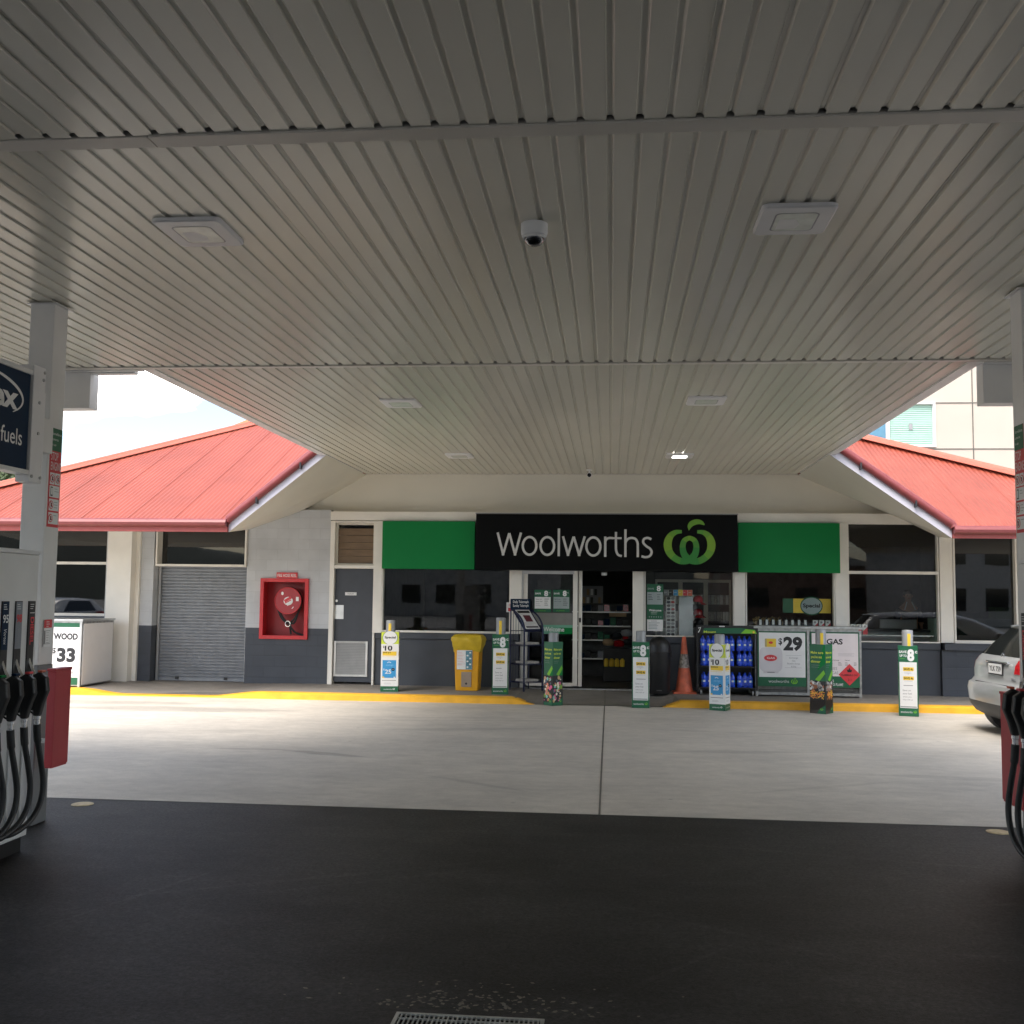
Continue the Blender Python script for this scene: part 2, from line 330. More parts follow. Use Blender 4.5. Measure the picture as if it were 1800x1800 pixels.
class Dec:
    """flat printing on a face: origin o, u to the right, v up, in metres"""
    def __init__(s,mb,o,u,v,step=.0012):
        s.mb=mb; s.o=Vector(o); s.u=Vector(u).normalized(); s.v=Vector(v).normalized(); s.n=s.u.cross(s.v); s.step=step
    def P(s,x,y,l): return s.o+s.u*x+s.v*y+s.n*(s.step*l)
    def poly(s,pts,m,l=1): s.mb.add([s.P(x,y,l) for x,y in pts],[range(len(pts))],m)
    def rect(s,x0,y0,x1,y1,m,l=1): s.poly([(x0,y0),(x1,y0),(x1,y1),(x0,y1)],m,l)
    def disc(s,x,y,rx,ry,m,l=1,n=28): s.poly([(x+rx*math.cos(2*math.pi*i/n),y+ry*math.sin(2*math.pi*i/n)) for i in range(n)],m,l)
    def ribbon(s,pts,ws,m,l=1):
        k=len(pts); A=[];B=[]
        for i,(x,y) in enumerate(pts):
            dx=pts[min(i+1,k-1)][0]-pts[max(i-1,0)][0]; dy=pts[min(i+1,k-1)][1]-pts[max(i-1,0)][1]; q=math.hypot(dx,dy) or 1
            wx=ws[i] if isinstance(ws,(list,tuple)) else ws
            A.append((x-dy/q*wx/2,y+dx/q*wx/2)); B.append((x+dy/q*wx/2,y-dx/q*wx/2))
        for i in range(k-1):
            mm=m[min(i*len(m)//(k-1),len(m)-1)] if isinstance(m,list) else m
            s.poly([B[i],B[i+1],A[i+1],A[i]],mm,l)
    def text(s,t,x,y,h,m,w=None,al='l',bold=0,l=2,sh=0):
        vs,fs=text_geo(t,bold)
        if not vs: return
        x0=min(a for a,_ in vs);x1=max(a for a,_ in vs)
        k=h/CAP; kx=k if w is None else w/(x1-x0)
        W=(x1-x0)*kx; ox=x-{'l':0,'c':W/2,'r':W}[al]
        s.mb.add([s.P(ox+(a-x0)*kx+b*k*sh,y+b*k,l) for a,b in vs],fs,m)
    def lines(s,x,y,w,n,dy,m,l=2,th=.004):
        for i in range(n):
            ww=w*random.uniform(.6,1); s.rect(x,y-i*dy-th,x+ww,y-i*dy,m,l)
def spline(ps,n=6):
    out=[]; k=len(ps)
    for i in range(k-1):
        p0=ps[max(i-1,0)];p1=ps[i];p2=ps[i+1];p3=ps[min(i+2,k-1)]
        for j in range(n):
            t=j/n; out.append(tuple(.5*((2*b)+(-a+c)*t+(2*a-5*b+4*c-d)*t*t+(-a+3*b-3*c+d)*t**3) for a,b,c,d in zip(p0,p1,p2,p3)))
    out.append(tuple(ps[-1])); return out
LG=[mat('logo_green_%s'%q,c,.35,var=.03) for q,c in zip('abcde',[(.03,.24,.04),(.07,.28,.035),(.14,.34,.03),(.20,.38,.03),(.10,.33,.035)])]
def logo(D,cx,cy,r,mats=None,l=2):
    """two interlocked ribbon loops under a leaf; r is half the width"""
    K=r/166.
    def tr(p,mir):
        x=(p[0]-1434)*K; return (cx+(-x if mir else x),cy-(p[1]-262)*K)
    pts=[(1384,172),(1345,176),(1312,200),(1294,245),(1300,295),(1328,335),(1375,362),(1425,358),(1465,325),(1478,275),(1468,232),(1440,214),(1424,214)]
    ws=[20,30,42,52,50,44,42,44,44,38,34,30,26]
    Lp=spline([(*p,q) for p,q in zip(pts,ws)],5)
    seq=[LG[4],LG[2],LG[3],LG[3],LG[2],LG[1],LG[0],LG[0],LG[0],LG[1],LG[2],LG[3]] if mats is None else [mats]
    D.ribbon([tr(p,True) for p in Lp],[p[2]*K for p in Lp],seq,l)
    D.ribbon([tr(p,False) for p in Lp],[p[2]*K for p in Lp],seq,l+1)
    leaf=spline([(1430,165),(1422,135),(1438,105),(1478,90),(1515,100),(1532,128),(1495,122),(1455,135),(1430,165)],4)
    D.poly([tr(p,False) for p in leaf][::-1],LG[2] if mats is None else mats,l)
# ---------------------------------------------------------------- ground, apron, kerb
ZC=3.85; YW=18.5
def struct(mb,name,**k): return mb.build(name,kind='structure',**k)
g=MB(); g.poly([(-300,-300,-.03),(300,-300,-.03),(300,400,-.03),(-300,400,-.03)],'ground'); struct(g,'ground')
g=MB(); g.poly([(-40,8.39,0),(40,8.39,0),(40,16.62,0),(-40,16.62,0)],'apron'); struct(g,'concrete_apron')
g=MB(); g.poly([(-14,-16,0),(14,-16,0),(14,8.385,0),(-14,8.385,0)],'asphalt')
struct(g,'forecourt_asphalt')
g=MB(); g.poly([(-.096,8.39,.003),(-.080,8.39,.003),(-.093,16.6,.003),(-.109,16.6,.003)],'joint'); 
g.poly([(-30,8.375,.003),(30,8.375,.003),(30,8.392,.003),(-30,8.392,.003)],'joint')
g.poly([(-.10,16.62,.012),(-.09,16.62,.012),(-.10,18.4,.094),(-.112,18.4,.094)],'joint')
struct(g,'expansion_joint')
def sm(a,b,x): t=max(0,min(1,(x-a)/(b-a))); return t*t*(3-2*t)
def hk(x):
    """kerb height along the shop front"""
    H=.10
    if x<-8.0: return H-(H-.018)*sm(-8.7,-7.9,x)
    if x<-5.4: return .018+(H-.018)*sm(-6.5,-5.6,x)
    if x<0: return H-(H-.001)*sm(-1.55,-1.2,x)
    return .001+(H-.001)*sm(.80,1.10,x)
def kerb(x0,x1,n,name):
    mb=MB(); rows=[]
    for i in range(n+1):
        x=x0+(x1-x0)*i/n; h=hk(x)
        rows.append([Vector((x,16.55+.02*math.sin(x*1.3)*.3,-.01)),Vector((x,16.565,h*.8)),Vector((x,16.60,h+.003)),Vector((x,16.76,h+.006)),Vector((x,16.762,-.01))])
    mb.grid(rows,'yellow_kerb'); mb.poly(rows[-1][::-1],'yellow_kerb'); mb.poly(rows[0],'yellow_kerb')
    return mb.build(name,kind='structure')
kerb(-12,-1.2,90,'kerb'); kerb(.80,12,80,'kerb')
mb=MB(); rows=[]
for i in range(161):
    x=-12+24*i/160; h=hk(x)
    if -1.3<x<.85: h=.006
    rows.append([Vector((x,16.64,h)),Vector((x,17.6,h+(.09-h)*.5)),Vector((x,YW+.4,.09))])
mb.grid(rows,'path'); struct(mb,'footpath')
# hills added behind the photographer, heights set to darken the window reflections
mb=MB(); n=640; rows=[[],[],[]]
for i in range(n+1):
    a=math.pi*2*i/n; r0=180+20*math.sin(3*a)
    hh=15+3*math.sin(5*a+1)+2.5*math.sin(11*a)+1.2*math.sin(29*a)+.5*math.sin(97*a)*math.sin(41*a)+random.uniform(-.35,.35)
    dg_=math.degrees(a)
    if 275<dg_<330: hh*=.42+.03*math.sin(dg_*.7)+.012*math.sin(dg_*5.3)+random.uniform(-.02,.02)
    if math.sin(a)>.2: hh=3
    for k,(rr,zz) in enumerate(((r0,-.5),(r0+25,hh*.8),(r0+60,hh))): rows[k].append(Vector((rr*math.cos(a),rr*math.sin(a),zz)))
mb.grid(rows,'hill'); struct(mb,'unseen_hills',smooth=True)

# ---------------------------------------------------------------- canopy
cano=thing('petrol_canopy','wide pale ribbed metal canopy overhead on two square columns, narrower strip reaching the shop','canopy',(-.7,0,0))
CX0,CX1=-8.6,7.2
def ribs(x0,x1,y0,y1,name,holes=()):
    """pans and grooves running along Y; the grooves stop short of the joint and leave a dark slot"""
    mb=MB(); P=.1335; x=x0; i=0
    rnd=random.Random(int(y0*10)+3)
    ph=((x-(-.7))/P)%1
    x=x-ph*P
    while x<x1:
        a=max(x,x0); b=min(x+P,x1)
        g0=x+.036; dz=rnd.uniform(-.0016,.0016); tl=rnd.uniform(-.0012,.0012)
        e=.032+rnd.uniform(-.008,.008)
        if x>=x0 and x+P<=x1:
            z=ZC+dz
            # groove: near side steep lip, floor, sloping side
            for (u0,z0,u1,z1,yy) in ((x,ZC+dz,x+.005,ZC+.0095,y1-e),(x+.005,ZC+.0095,x+.024,ZC+.0115,y1-e),(x+.024,ZC+.0115,g0,z+tl,y1-e),(g0,z+tl,x+P,z-tl*.5,y1-.001),):
                mb.poly([(u0,y0,z0),(u1,y0,z1),(u1,yy,z1),(u0,yy,z0)],'ceiling')
            mb.poly([(x+P,y0,z-tl*.5),(x+P+.0015,y0,z+.010),(x+P+.0015,y1-e,z+.010),(x+P,y1-e,z-tl*.5)],'ceiling')
        else: mb.poly([(a,y0,ZC),(b,y0,ZC),(b,y1,ZC),(a,y1,ZC)],'ceiling')
        x+=P; i+=1
    return mb.build(name,cano,world=True)
ribs(CX0,CX1,-13.0,4.64,'ceiling_panel'); ribs(CX0,CX1,4.74,9.6,'ceiling_panel'); ribs(-4.42,3.2,9.66,18.60,'ceiling_panel')
def trim(x0,x1,y0,y1,z0,z1,name='joint_trim',m='ceil_trim'): mb=MB(); mb.box(x0,x1,y0,y1,z0,z1,m); return mb.build(name,cano,world=True,bev=.002)
trim(CX0,-2.2,4.648,4.765,ZC-.006,ZC+.03); trim(-2.194,CX1,4.642,4.76,ZC-.010,ZC+.03)
trim(CX0,CX1,9.603,9.675,ZC-.012,ZC+.03)
trim(-4.43,3.21,18.565,18.60,ZC-.010,ZC+.02)
trim(-4.54,-4.42,9.68,18.3,ZC-.012,ZC+.22,'edge_trim','column'); trim(3.2,3.32,9.68,18.3,ZC-.012,ZC+.22,'edge_trim','column')
# outer fascias and roof deck
mb=MB(); mb.box(CX0-.04,CX1+.04,-13.0,9.70,ZC+.60,ZC+.64,'galv'); mb.box(-4.5,3.28,9.72,17.2,ZC+.225,ZC+.25,'galv'); mb.build('roof_deck',cano,world=True)
mb=MB(); mb.box(CX0-.04,CX1+.04,-13.06,-13.0,ZC-.25,ZC+.66,'column'); mb.box(CX0-.04,CX0,-13.0,9.76,ZC-.25,ZC+.66,'column'); mb.box(CX1,CX1+.04,-13.0,9.76,ZC-.25,ZC+.66,'column')
mb.box(CX0,-4.55,9.70,9.76,ZC-.015,ZC+.66,'column'); mb.box(3.33,CX1,9.70,9.76,ZC-.015,ZC+.66,'column'); mb.box(-4.54,3.32,9.70,9.715,ZC+.03,ZC+.66,'column')
mb.build('fascia',cano,world=True)
mb=MB(); mb.box(CX0,-5.11,9.775,9.95,ZC-.37,ZC+.25,'column'); mb.build('box_gutter',cano,world=True,bev=.006)
mb=MB(); mb.box(-5.10,-4.66,9.775,9.86,ZC-.03,ZC+.2,'column'); mb.build('box_gutter',cano,world=True,bev=.004)
mb=MB(); mb.box(3.345,CX1,9.775,9.95,ZC-.37,ZC+.25,'column'); mb.build('box_gutter',cano,world=True,bev=.006)
# columns
def column(x0,x1,y0,y1,pl):
    mb=MB(); mb.box(x0,x1,y0,y1,1.15,ZC-.005,'column'); o=mb.build('column',cano,world=True,bev=.008)
    TM[o.name]=TM[cano.name]
    mb=MB(); mb.box(x0-.004,x1+.004,y0-.004,y1+.004,0,1.15,mat('column_base_grey',(.17,.175,.18),.5)); mb.build('column_base',cano,world=True,bev=.008)
    mb=MB(); mb.box(x0-.03,x1+.03,y0-.02,y1+.04,ZC-.018,ZC-.012,'column'); mb.build('flashing',cano,world=True)
    return o
colL=column(-4.345,-4.155,7.37,7.57,1); colR=column(2.785,2.975,7.37,7.57,1)
def warning_sign(o,u,w,h,lab):
    """tall pictogram sticker: green notice, red stop-engine band, four pictogram rows"""
    t=thing('warning_sign',lab,'sign',o,0,'stop engine warning signs on the canopy columns')
    mb=MB(); u=Vector(u); n=u.cross(Vector((0,0,1)))
    c=n*-.001+u*(w/2)+Vector((0,0,h/2)); mb.obox(c,(u,n,(0,0,1)),(w,.003,h),'print_red')
    D=Dec(mb,n*.0008,u,(0,0,1))
    D.rect(0,h*.77,w,h,'green' if 0 else 'dgreen',1)
    D.text('Surveillance',.02,h*.93,.022,'print_white',w*.8); D.text('cameras',.02,h*.875,.02,'print_white',w*.55); D.text('in use',.02,h*.82,.02,'print_white',w*.35)
    D.text('STOP',.015,h*.675,.062,'print_white',w*.62); D.text('ENGINE',.015,h*.575,.062,'print_white',w*.9)
    rows=[.43,.30,.165,.03]
    for i,f in enumerate(rows):
        y0=h*f; y1=y0+h*.118
        if i==0: D.rect(.012,y0,w*.48,y1,'print_white',1); D.rect(w*.52,y0,w-.01,y1,'print_white',1); xs=[w*.27,w*.75]
        else: D.rect(.012,y0,w-.01,y1,'print_white',1); xs=[w*.26]
        for k,x in enumerate(xs):
            ym=(y0+y1)/2; q=h*.042
            if i==1: D.rect(x-q*.5,ym-q*1.1,x+q*.5,ym+q*1.1,'print_black',2); D.rect(x-q*.36,ym-q*.8,x+q*.36,ym+q*.85,'print_white',3)
            else:
                D.disc(x,ym,q,q,'print_red',2); D.disc(x,ym,q*.78,q*.78,'print_white',3)
                D.rect(x-q*.3,ym-q*.5,x+q*.3,ym+q*.45,'print_black',4); D.ribbon([(x-q*.6,ym+q*.6),(x+q*.6,ym-q*.6)],q*.2,'print_red',5)
        if i>0: D.lines(w*.5,y1-.02,w*.42,3 if i==2 else 2 if i==1 else 1,.02,'print_grey',2)
    mb.build('sign_plate',t)
warning_sign((-4.153,7.395,2.165),(0,1,0),.16,.74,'red and white stop engine sign on the canopy column beside the navy flag sign')
warning_sign((2.783,7.545,2.165),(0,-1,0),.16,.74,'red and white stop engine sign on the canopy column at the right edge')

# ceiling lights, cameras
def ceiling_light(x,y,lab,lit=False):
    t=thing('ceiling_light',lab,'light',(x,y,ZC),0,'square lights recessed in the canopy ceiling')
    def rr(hx,hy,r,z,n=5):
        P=[]
        for cx_,cy_,a0 in ((hx-r,hy-r,0),(-hx+r,hy-r,90),(-hx+r,-hy+r,180),(hx-r,-hy+r,270)):
            for i in range(n+1): a=R(a0+90*i/n); P.append(Vector((cx_+r*math.cos(a),cy_+r*math.sin(a),z)))
        return P
    mb=MB(); mb.grid([rr(.205,.225,.04,.0),rr(.205,.225,.04,-.018),rr(.195,.215,.035,-.026),rr(.118,.142,.035,-.028),rr(.110,.134,.03,-.012)],'lamp_body',True); mb.build('light_frame',t)
    mb=MB(); mb.grid([rr(.121,.145,.036,-.0284),rr(.112,.136,.032,-.0284)],'print_grey',True); L_=rr(.112,.136,.032,-.0290); mb.poly(L_[::-1],'lamp_on' if lit else 'lamp_lens')
    if not lit: mb.poly([(-.09,-.05,-.0294),(-.09,.11,-.0294),(.02,.10,-.0294),(.035,.03,-.0294),(.0,-.05,-.0294)][::1],'print_white' if y<7 else 'lamp_lens')  # white patch on the near lenses paints in their bright glare
    mb.build('lens',t)
    return t
ceiling_light(-2.46,5.93,'square ceiling light nearest the camera on the left')
ceiling_light(1.02,5.93,'square ceiling light nearest the camera on the right')
ceiling_light(-2.37,11.55,'unlit square ceiling light in the middle row on the left')
ceiling_light(1.02,11.5,'unlit square ceiling light in the middle row on the right')
ceiling_light(-2.35,16.02,'unlit square ceiling light in the far row above the utility windows')
ceiling_light(1.02,16.05,'brightly lit square ceiling light in the far row by the shop sign',True)
t=thing('dome_camera','white dome security camera with dark globe on the canopy ceiling','camera',(-.455,5.95,ZC))
mb=MB(); mb.lathe([(.078,0),(.078,-.055),(.072,-.072),(.066,-.075)],(0,0,0),'print_white',28); mb.build('housing',t,smooth=True)
mb=MB(); mb.lathe([(.060,-.07),(.060,-.085),(.052,-.108),(.036,-.124),(.014,-.132)],(0,0,0),'dome',24); mb.build('globe',t,smooth=True)
mb=MB(); mb.lathe([(.066,-.070),(.066,-.09),(.061,-.09),(.061,-.07)],(0,0,0),'print_white',24); mb.build('shroud',t,smooth=True)
t=thing('bullet_camera','small white security camera hanging under the canopy above the shop sign','camera',(-.385,17.9,ZC))
mb=MB(); mb.cyl((0,0,0),(0,0,-.012),.05,'print_white'); mb.tube([(0,0,0),(0,.0,-.05),(0,-.03,-.075)],.014,'print_white'); mb.build('bracket',t,smooth=True)
mb=MB(); mb.cyl((0,.05,-.085),(0,-.10,-.105),.043,'print_white'); mb.cyl((0,-.10,-.105),(0,-.104,-.106),.034,'dome'); mb.build('housing',t,smooth=True)

# ---------------------------------------------------------------- shop building
B=thing('shop_building','low shop with red corrugated roof, white frames and grey painted brick','building',(0,YW,0))
TMB=TM[B.name]
def W(px,py,Y=YW): p=PY(px,py,Y); return p.x,p.z
def fbx(mb,x0,y0,x1,y1,yf,yb,m):
    """box whose outline on the wall plane is read at survey points"""
    ym=(y0+y1)/2; xm=(x0+x1)/2
    X0=W(x0,ym)[0];X1=W(x1,ym)[0];Z0=W(xm,y1)[1];Z1=W(xm,y0)[1]
    mb.box(X0,X1,yf,yb,Z0,Z1,m); return X0,X1,Z0,Z1
def X_(px,py=1050): return W(px,py)[0]
def Z_(py,px=1000): return W(px,py)[1]
ZF=.085; ZD=Z_(1104,510)
# left brick pier with the cabinet recess, stepped into pieces that butt
xa,xb=X_(435),X_(580); cx0,cx1=X_(461,1070),X_(543,1070); cz0,cz1=Z_(1122,500),Z_(1018,500)
W0=PY(437,931,18.44); W1=PY(535,896,18.44)
def zt(x): return W0.z+(W1.z-W0.z)*(x-W0.x)/(W1.x-W0.x) if x<W1.x else W1.z
mb=MB()
mb.box(xa,xb,18.44,18.74,0,cz0,'grey_dark'); mb.box(xa,cx0,18.44,18.74,cz0,ZD,'grey_dark'); mb.box(cx1,xb,18.44,18.74,cz0,ZD,'grey_dark')
mb.build('wall',B,world=True,label='dark grey lower half of the brick pier')
mb=MB(); mb.box(xa,cx0,18.44,18.74,ZD,cz1,'grey_light'); mb.box(cx1,xb,18.44,18.74,ZD,cz1,'grey_light')
mb.prism([(xa,18.44,cz1),(xb,18.44,cz1),(xb,18.44,W1.z),(W1.x,18.44,W1.z),(xa,18.44,W0.z)],(0,.3,0),'grey_light')
mb.build('wall',B,world=True,label='light grey upper half of the brick pier')
# narrow pier between white column and shutter
mb=MB(); a,b=X_(252),X_(274); zz=Z_(1099,262); mb.box(a,b,18.36,18.7,0,zz,'grey_dark'); mb.build('wall',B,world=True)
mb=MB(); mb.box(a,b,18.36,18.7,zz,2.86,'grey_light'); mb.build('wall',B,world=True)
mb=MB(); mb.box(X_(245),a-.001,18.30,18.7,ZF,2.86,'white_paint'); mb.build('frame',B,world=True)
mb=MB(); mb.box(X_(203),X_(245)-.001,18.12,18.6,ZF,2.84,'white_paint'); mb.build('pilaster',B,world=True,bev=.006)
mb=MB(); mb.box(X_(192),X_(203)-.001,18.34,18.6,0.02,2.84,'grey_light'); mb.build('wall',B,world=True)
# far left bay: dado, panes
mb=MB(); mb.box(-12.2,X_(192)-.001,18.40,18.7,0,Z_(1083,150),'grey_dark'); mb.build('wall',B,world=True)
def window(x0,x1,z0,z1,fw,mt='glass',y=18.5,frame='white_paint',mull=(),dep=.06,fwb=None,ft=None):
    """frame as a child of the shop, its pane one level deeper"""
    fb_=fw if fwb is None else fwb; ft_=fw if ft is None else ft
    mb=MB()
    if fw: mb.box(x0,x0+fw,y-dep,y+.03,z0+fb_,z1-ft_,frame); mb.box(x1-fw,x1,y-dep,y+.03,z0+fb_,z1-ft_,frame)
    mb.box(x0,x1,y-dep-.002,y+.03,z0,z0+fb_,frame); mb.box(x0,x1,y-dep-.002,y+.03,z1-ft_,z1,frame)
    for m_ in mull: mb.box(x0+fw,x1-fw,y-dep+.004,y+.03,m_-.025,m_+.025,frame)
    o=mb.build('window',B,world=True,bev=.003); TM[o.name]=TMB
    g_=MB(); g_.box(x0+fw*.5,x1-fw*.5,y,y+.006,z0+fb_*.5,z1-ft_*.5,mt); g_.build('pane',o,world=True)
    return o
xw0,xw1=-12.2,X_(192)-.004
window(xw0,xw1,Z_(1083,150)+.002,2.86,.05,'glass2',mull=(Z_(990,150),),y=18.5)
# shutter bay
xs0,xs1=X_(275.5),X_(434.5); zs=Z_(996,350)
window(xs0,xs1,zs,2.86,.03,'glass2',y=18.6,dep=.22,fwb=.04)
mb=MB(); zz=.10; rows=[]; 
mb2=[]
while zz<zs-.02:
    for dz,dy in ((0,.0),(.012,-.012),(.040,-.014),(.052,0)): mb2.append((zz+dz,18.62+dy))
    zz+=.056
mb.grid([[Vector((xs0,y,min(z,zs))),Vector((xs1,y,min(z,zs)))] for z,y in mb2],'shutter')
o=mb.build('roller_door',B,world=True,label='grey ribbed roller shutter beside the white pilaster'); TM[o.name]=TMB
mb=MB(); mb.box(xs0+.02,xs1-.02,18.585,18.63,.09,.135,'shutter'); mb.build('bottom_rail',o,world=True)
mb=MB(); 
for x in (xs0+.4,xs1-.38): mb=MB(); mb.box(x-.03,x+.03,18.565,18.584,.115,.16,'black'); mb.build('handle',o,world=True)
mb=MB(); mb.box(xs0,xs0+.04,18.56,18.6,.09,zs,'alu'); mb.build('guide_rail',o,world=True); mb=MB(); mb.box(xs1-.04,xs1,18.56,18.6,.09,zs,'alu'); mb.build('guide_rail',o,world=True)
# utility door bay
xd0,xd1=X_(581),X_(671)
dl,dr=X_(587.5,1100),X_(656.5,1100); dtop=Z_(999.5,620); trz0,trz1=Z_(994,620),Z_(919,620)
mb=MB(); mb.box(xd0,dl,18.40,18.6,ZF,Z_(916.5,620),'white_paint'); mb.box(dr,xd1+.02,18.40,18.6,Z_(1112,665),Z_(916.5,620),'white_paint')
mb.box(dr,dr+.035,18.41,18.6,ZF,Z_(1112,665)-.001,'white_paint')
mb.box(dl,dr,18.405,18.6,dtop,trz0,'white_paint'); mb.box(dl,dr,18.405,18.6,trz1,Z_(916.5,620),'white_paint'); mb.build('door_frame',B,world=True,bev=.003)
window(dl,dr,trz0+.002,trz1-.002,.035,'glass',y=18.55,frame='cream_paint',dep=.05)
mb=MB(); mb.box(dl+.004,dr-.004,18.49,18.53,.13,dtop-.006,'door_grey'); dO=mb.build('door',B,world=True,bev=.003,label='dark grey utility door with a louvred vent'); TM[dO.name]=TMB
mb=MB(); lx0,lx1,lz0,lz1=X_(588,1150),X_(646,1150),Z_(1189,615),Z_(1127,615)
lx0=X_(587,1150)+.0; lx0,lx1=X_(587.5,1150),X_(646.5,1150)
mb.box(lx0,lx0+.035,18.465,18.489,lz0,lz1,'alu'); mb.box(lx1-.035,lx1,18.465,18.489,lz0,lz1,'alu'); mb.box(lx0+.035,lx1-.035,18.465,18.489,lz0,lz0+.035,'alu'); mb.box(lx0+.035,lx1-.035,18.465,18.489,lz1-.035,lz1,'louvre')
k=20; hh=(lz1-lz0-.07)/k
for i in range(k):
    z=lz0+.035+i*hh; mb.poly([(lx0+.035,18.466,z+.002),(lx1-.035,18.466,z+.002),(lx1-.035,18.487,z+hh*.95),(lx0+.035,18.487,z+hh*.95)],'louvre')
mb.build('vent',dO,world=True)
mb=MB(); a=X_(585,1075);  mb.box(a+.01,a+.20,18.484,18.489,Z_(1088,595),Z_(1063.5,595),'alu'); mb.build('push_plate',dO,world=True)
mb=MB(); a=X_(587,1056); mb.cyl((a+.055,18.489,Z_(1056,590)),(a+.055,18.47,Z_(1056,590)),.022,'alu'); mb.build('lock',dO,world=True)
mb=MB(); a0,a1=X_(607,1043),X_(627,1043); z0=Z_(1046.5,617); mb.box(a0,a1,18.484,18.489,z0,z0+.055,'print_white'); D=Dec(mb,(a0,18.484,z0),(1,0,0),(0,0,1)); D.text('TOILET',(a1-a0)/2,.016,.022,'print_black',.12,'c'); mb.build('door_sign',dO,world=True)
# header beam, bulkhead, posts, dado
zh0,zh1=Z_(917,1060),Z_(905,1060)
BW0=PY(535,897,18.6); BW1=PY(1590,915,18.6)
mb=MB(); mb.box(xd0,X_(1672,930),18.38,18.62,zh0-.005,zh1+.03,'white_paint'); mb.build('header_beam',B,world=True)
mb=MB(); mb.prism([(BW0.x,18.6,zh1-.1),(BW1.x,18.6,zh1-.1),(BW1.x,18.6,BW1.z),(3.22,18.6,ZC),(-4.42,18.6,ZC),(BW0.x,18.6,BW0.z)],(0,.1,0),'soffit')
mb.build('bulkhead',B,world=True)
def post(x0,x1,z0,z1,yf=18.40,m='white_paint'):
    mb=MB(); mb.box(x0,x1,yf,18.6,z0,z1,m); return mb.build('post',B,world=True,bev=.004)
zl=Z_(1112,800); 
def dado(x0,x1,zt_,cap=.11,yf=18.47):
    mb=MB(); mb.box(x0,x1,yf,18.66,0,zt_-cap-.002,'dado'); mb.box(x0,x1,yf-.035,18.66,zt_-cap,zt_,'dado'); return mb.build('dado_wall',B,world=True,bev=.005)
zh=zh0-.006
# window 1 (between door post and glass door)
dado(dr+.036,X_(912,1150),Z_(1112.5,780))
window(X_(672,1050),X_(899,1050),Z_(1112.5,780)+.002,zh,.03,'glass',dep=.09,fwb=.035)
post(X_(899,1050),X_(917.5,1050),Z_(1112.5,780)+.002,zh)
# glass door
gx0,gx1=X_(920,1100),X_(1023,1100); zt_=Z_(1004,970)
mb=MB(); fy=18.46
mb.box(gx0-.05,gx0,fy,18.6,ZF,zh,'alu'); 
mb.box(gx0,X_(1009,1100),fy,18.5,zt_-.05,zt_+.02,'alu')
o=mb.build('door_frame',B,world=True)
xl=X_(927,1100); xr=X_(1009,1100); xm=X_(1015,1100)
mb=MB(); mb.box(gx0+.002,xl,fy+.004,18.52,.15,zt_-.052,'white_paint'); mb.box(xr-.02,xm,fy+.003,18.52,.14,zt_+.02,'white_paint'); mb.box(xl,xr-.021,fy+.004,18.52,.13,.19,'white_paint')
gd=mb.build('glass_door',B,world=True,label='fixed glass door leaf beside the open entrance'); TM[gd.name]=TMB
g_=MB(); g_.box(xl-.01,xr-.01,18.49,18.496,.16,zt_-.04,'glass'); g_.build('pane',gd,world=True)
mb=MB(); mb.box(X_(1016.5,1100),gx1,fy+.05,18.60,.13,zt_+.02,'white_paint'); sd_=mb.build('sliding_door',B,world=True,bev=.003); TM[sd_.name]=TMB
mb=MB(); mb.box(X_(1018,1100),X_(1021,1100),fy+.035,fy+.049,Z_(1094,1020),Z_(1086,1020),'black'); mb.build('lock',sd_,world=True)
mb=MB(); mb.box(gx0-.05,X_(1112,1100),18.46,18.9,.075,.098,'galv'); mb.build('door_track',B,world=True)
post(X_(1112,1060),X_(1131.5,1060),ZF,zh)
zr=Z_(1120,1220)
dado(X_(1132.5,1100),X_(1490,1100),zr)
window(X_(1132.5,1060),X_(1290,1060),zr+.002,zh,.02,'glass',dep=.09,fwb=.02)
post(X_(1290,1060),X_(1309,1060),zr+.002,zh)
window(X_(1310,1060),X_(1466,1060),zr+.002,zh,.02,'glass',dep=.09,fwb=.02)
post(X_(1466,1020),X_(1488,1020),zr+.002,zh)
zq=Z_(1129.5,1570)
dado(X_(1491,1100),X_(1651,1100),zq)
window(X_(1489,1060),X_(1648.5,1060),zq+.002,zh,.02,'glass',mull=(Z_(1007,1570),),dep=.09,fwb=.02)
post(X_(1649,1020),X_(1672,1020),Z_(1129.5,1660),zh+.0)
mb=MB(); mb.box(X_(1652,1100),12.0,18.40,18.7,0,Z_(1143,1700),'grey_dark'); mb.box(X_(1655,1100),12.0,18.33,18.7,Z_(1143,1700)+.001,Z_(1131,1700),'grey_dark'); mb.build('wall',B,world=True)
window(X_(1672.5,1020),X_(1784,1020),Z_(1131,1700)+.002,2.86,.03,'glass2',dep=.11,fwb=.05)
window(X_(1784,1020)+.01,X_(1784,1020)+1.4,Z_(1131,1700)+.002,2.86,.06,'glass2',dep=.11,fwb=.05)
mb=MB(); mb.box(X_(1784,1020)+1.41,12,18.42,18.7,Z_(1131,1700)+.002,2.86,'grey_light'); mb.build('wall',B,world=True)
# shell of the room
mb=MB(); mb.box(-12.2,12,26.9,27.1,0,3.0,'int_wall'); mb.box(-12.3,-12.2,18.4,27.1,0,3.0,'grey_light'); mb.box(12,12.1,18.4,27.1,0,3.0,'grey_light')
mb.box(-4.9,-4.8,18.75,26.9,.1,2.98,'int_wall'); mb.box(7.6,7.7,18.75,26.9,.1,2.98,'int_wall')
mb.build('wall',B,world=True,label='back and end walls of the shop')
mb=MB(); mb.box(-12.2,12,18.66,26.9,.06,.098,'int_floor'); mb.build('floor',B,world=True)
mb=MB(); mb.box(-12.2,12,18.72,26.9,2.99,3.02,'int_wall'); mb.build('ceiling',B,world=True)
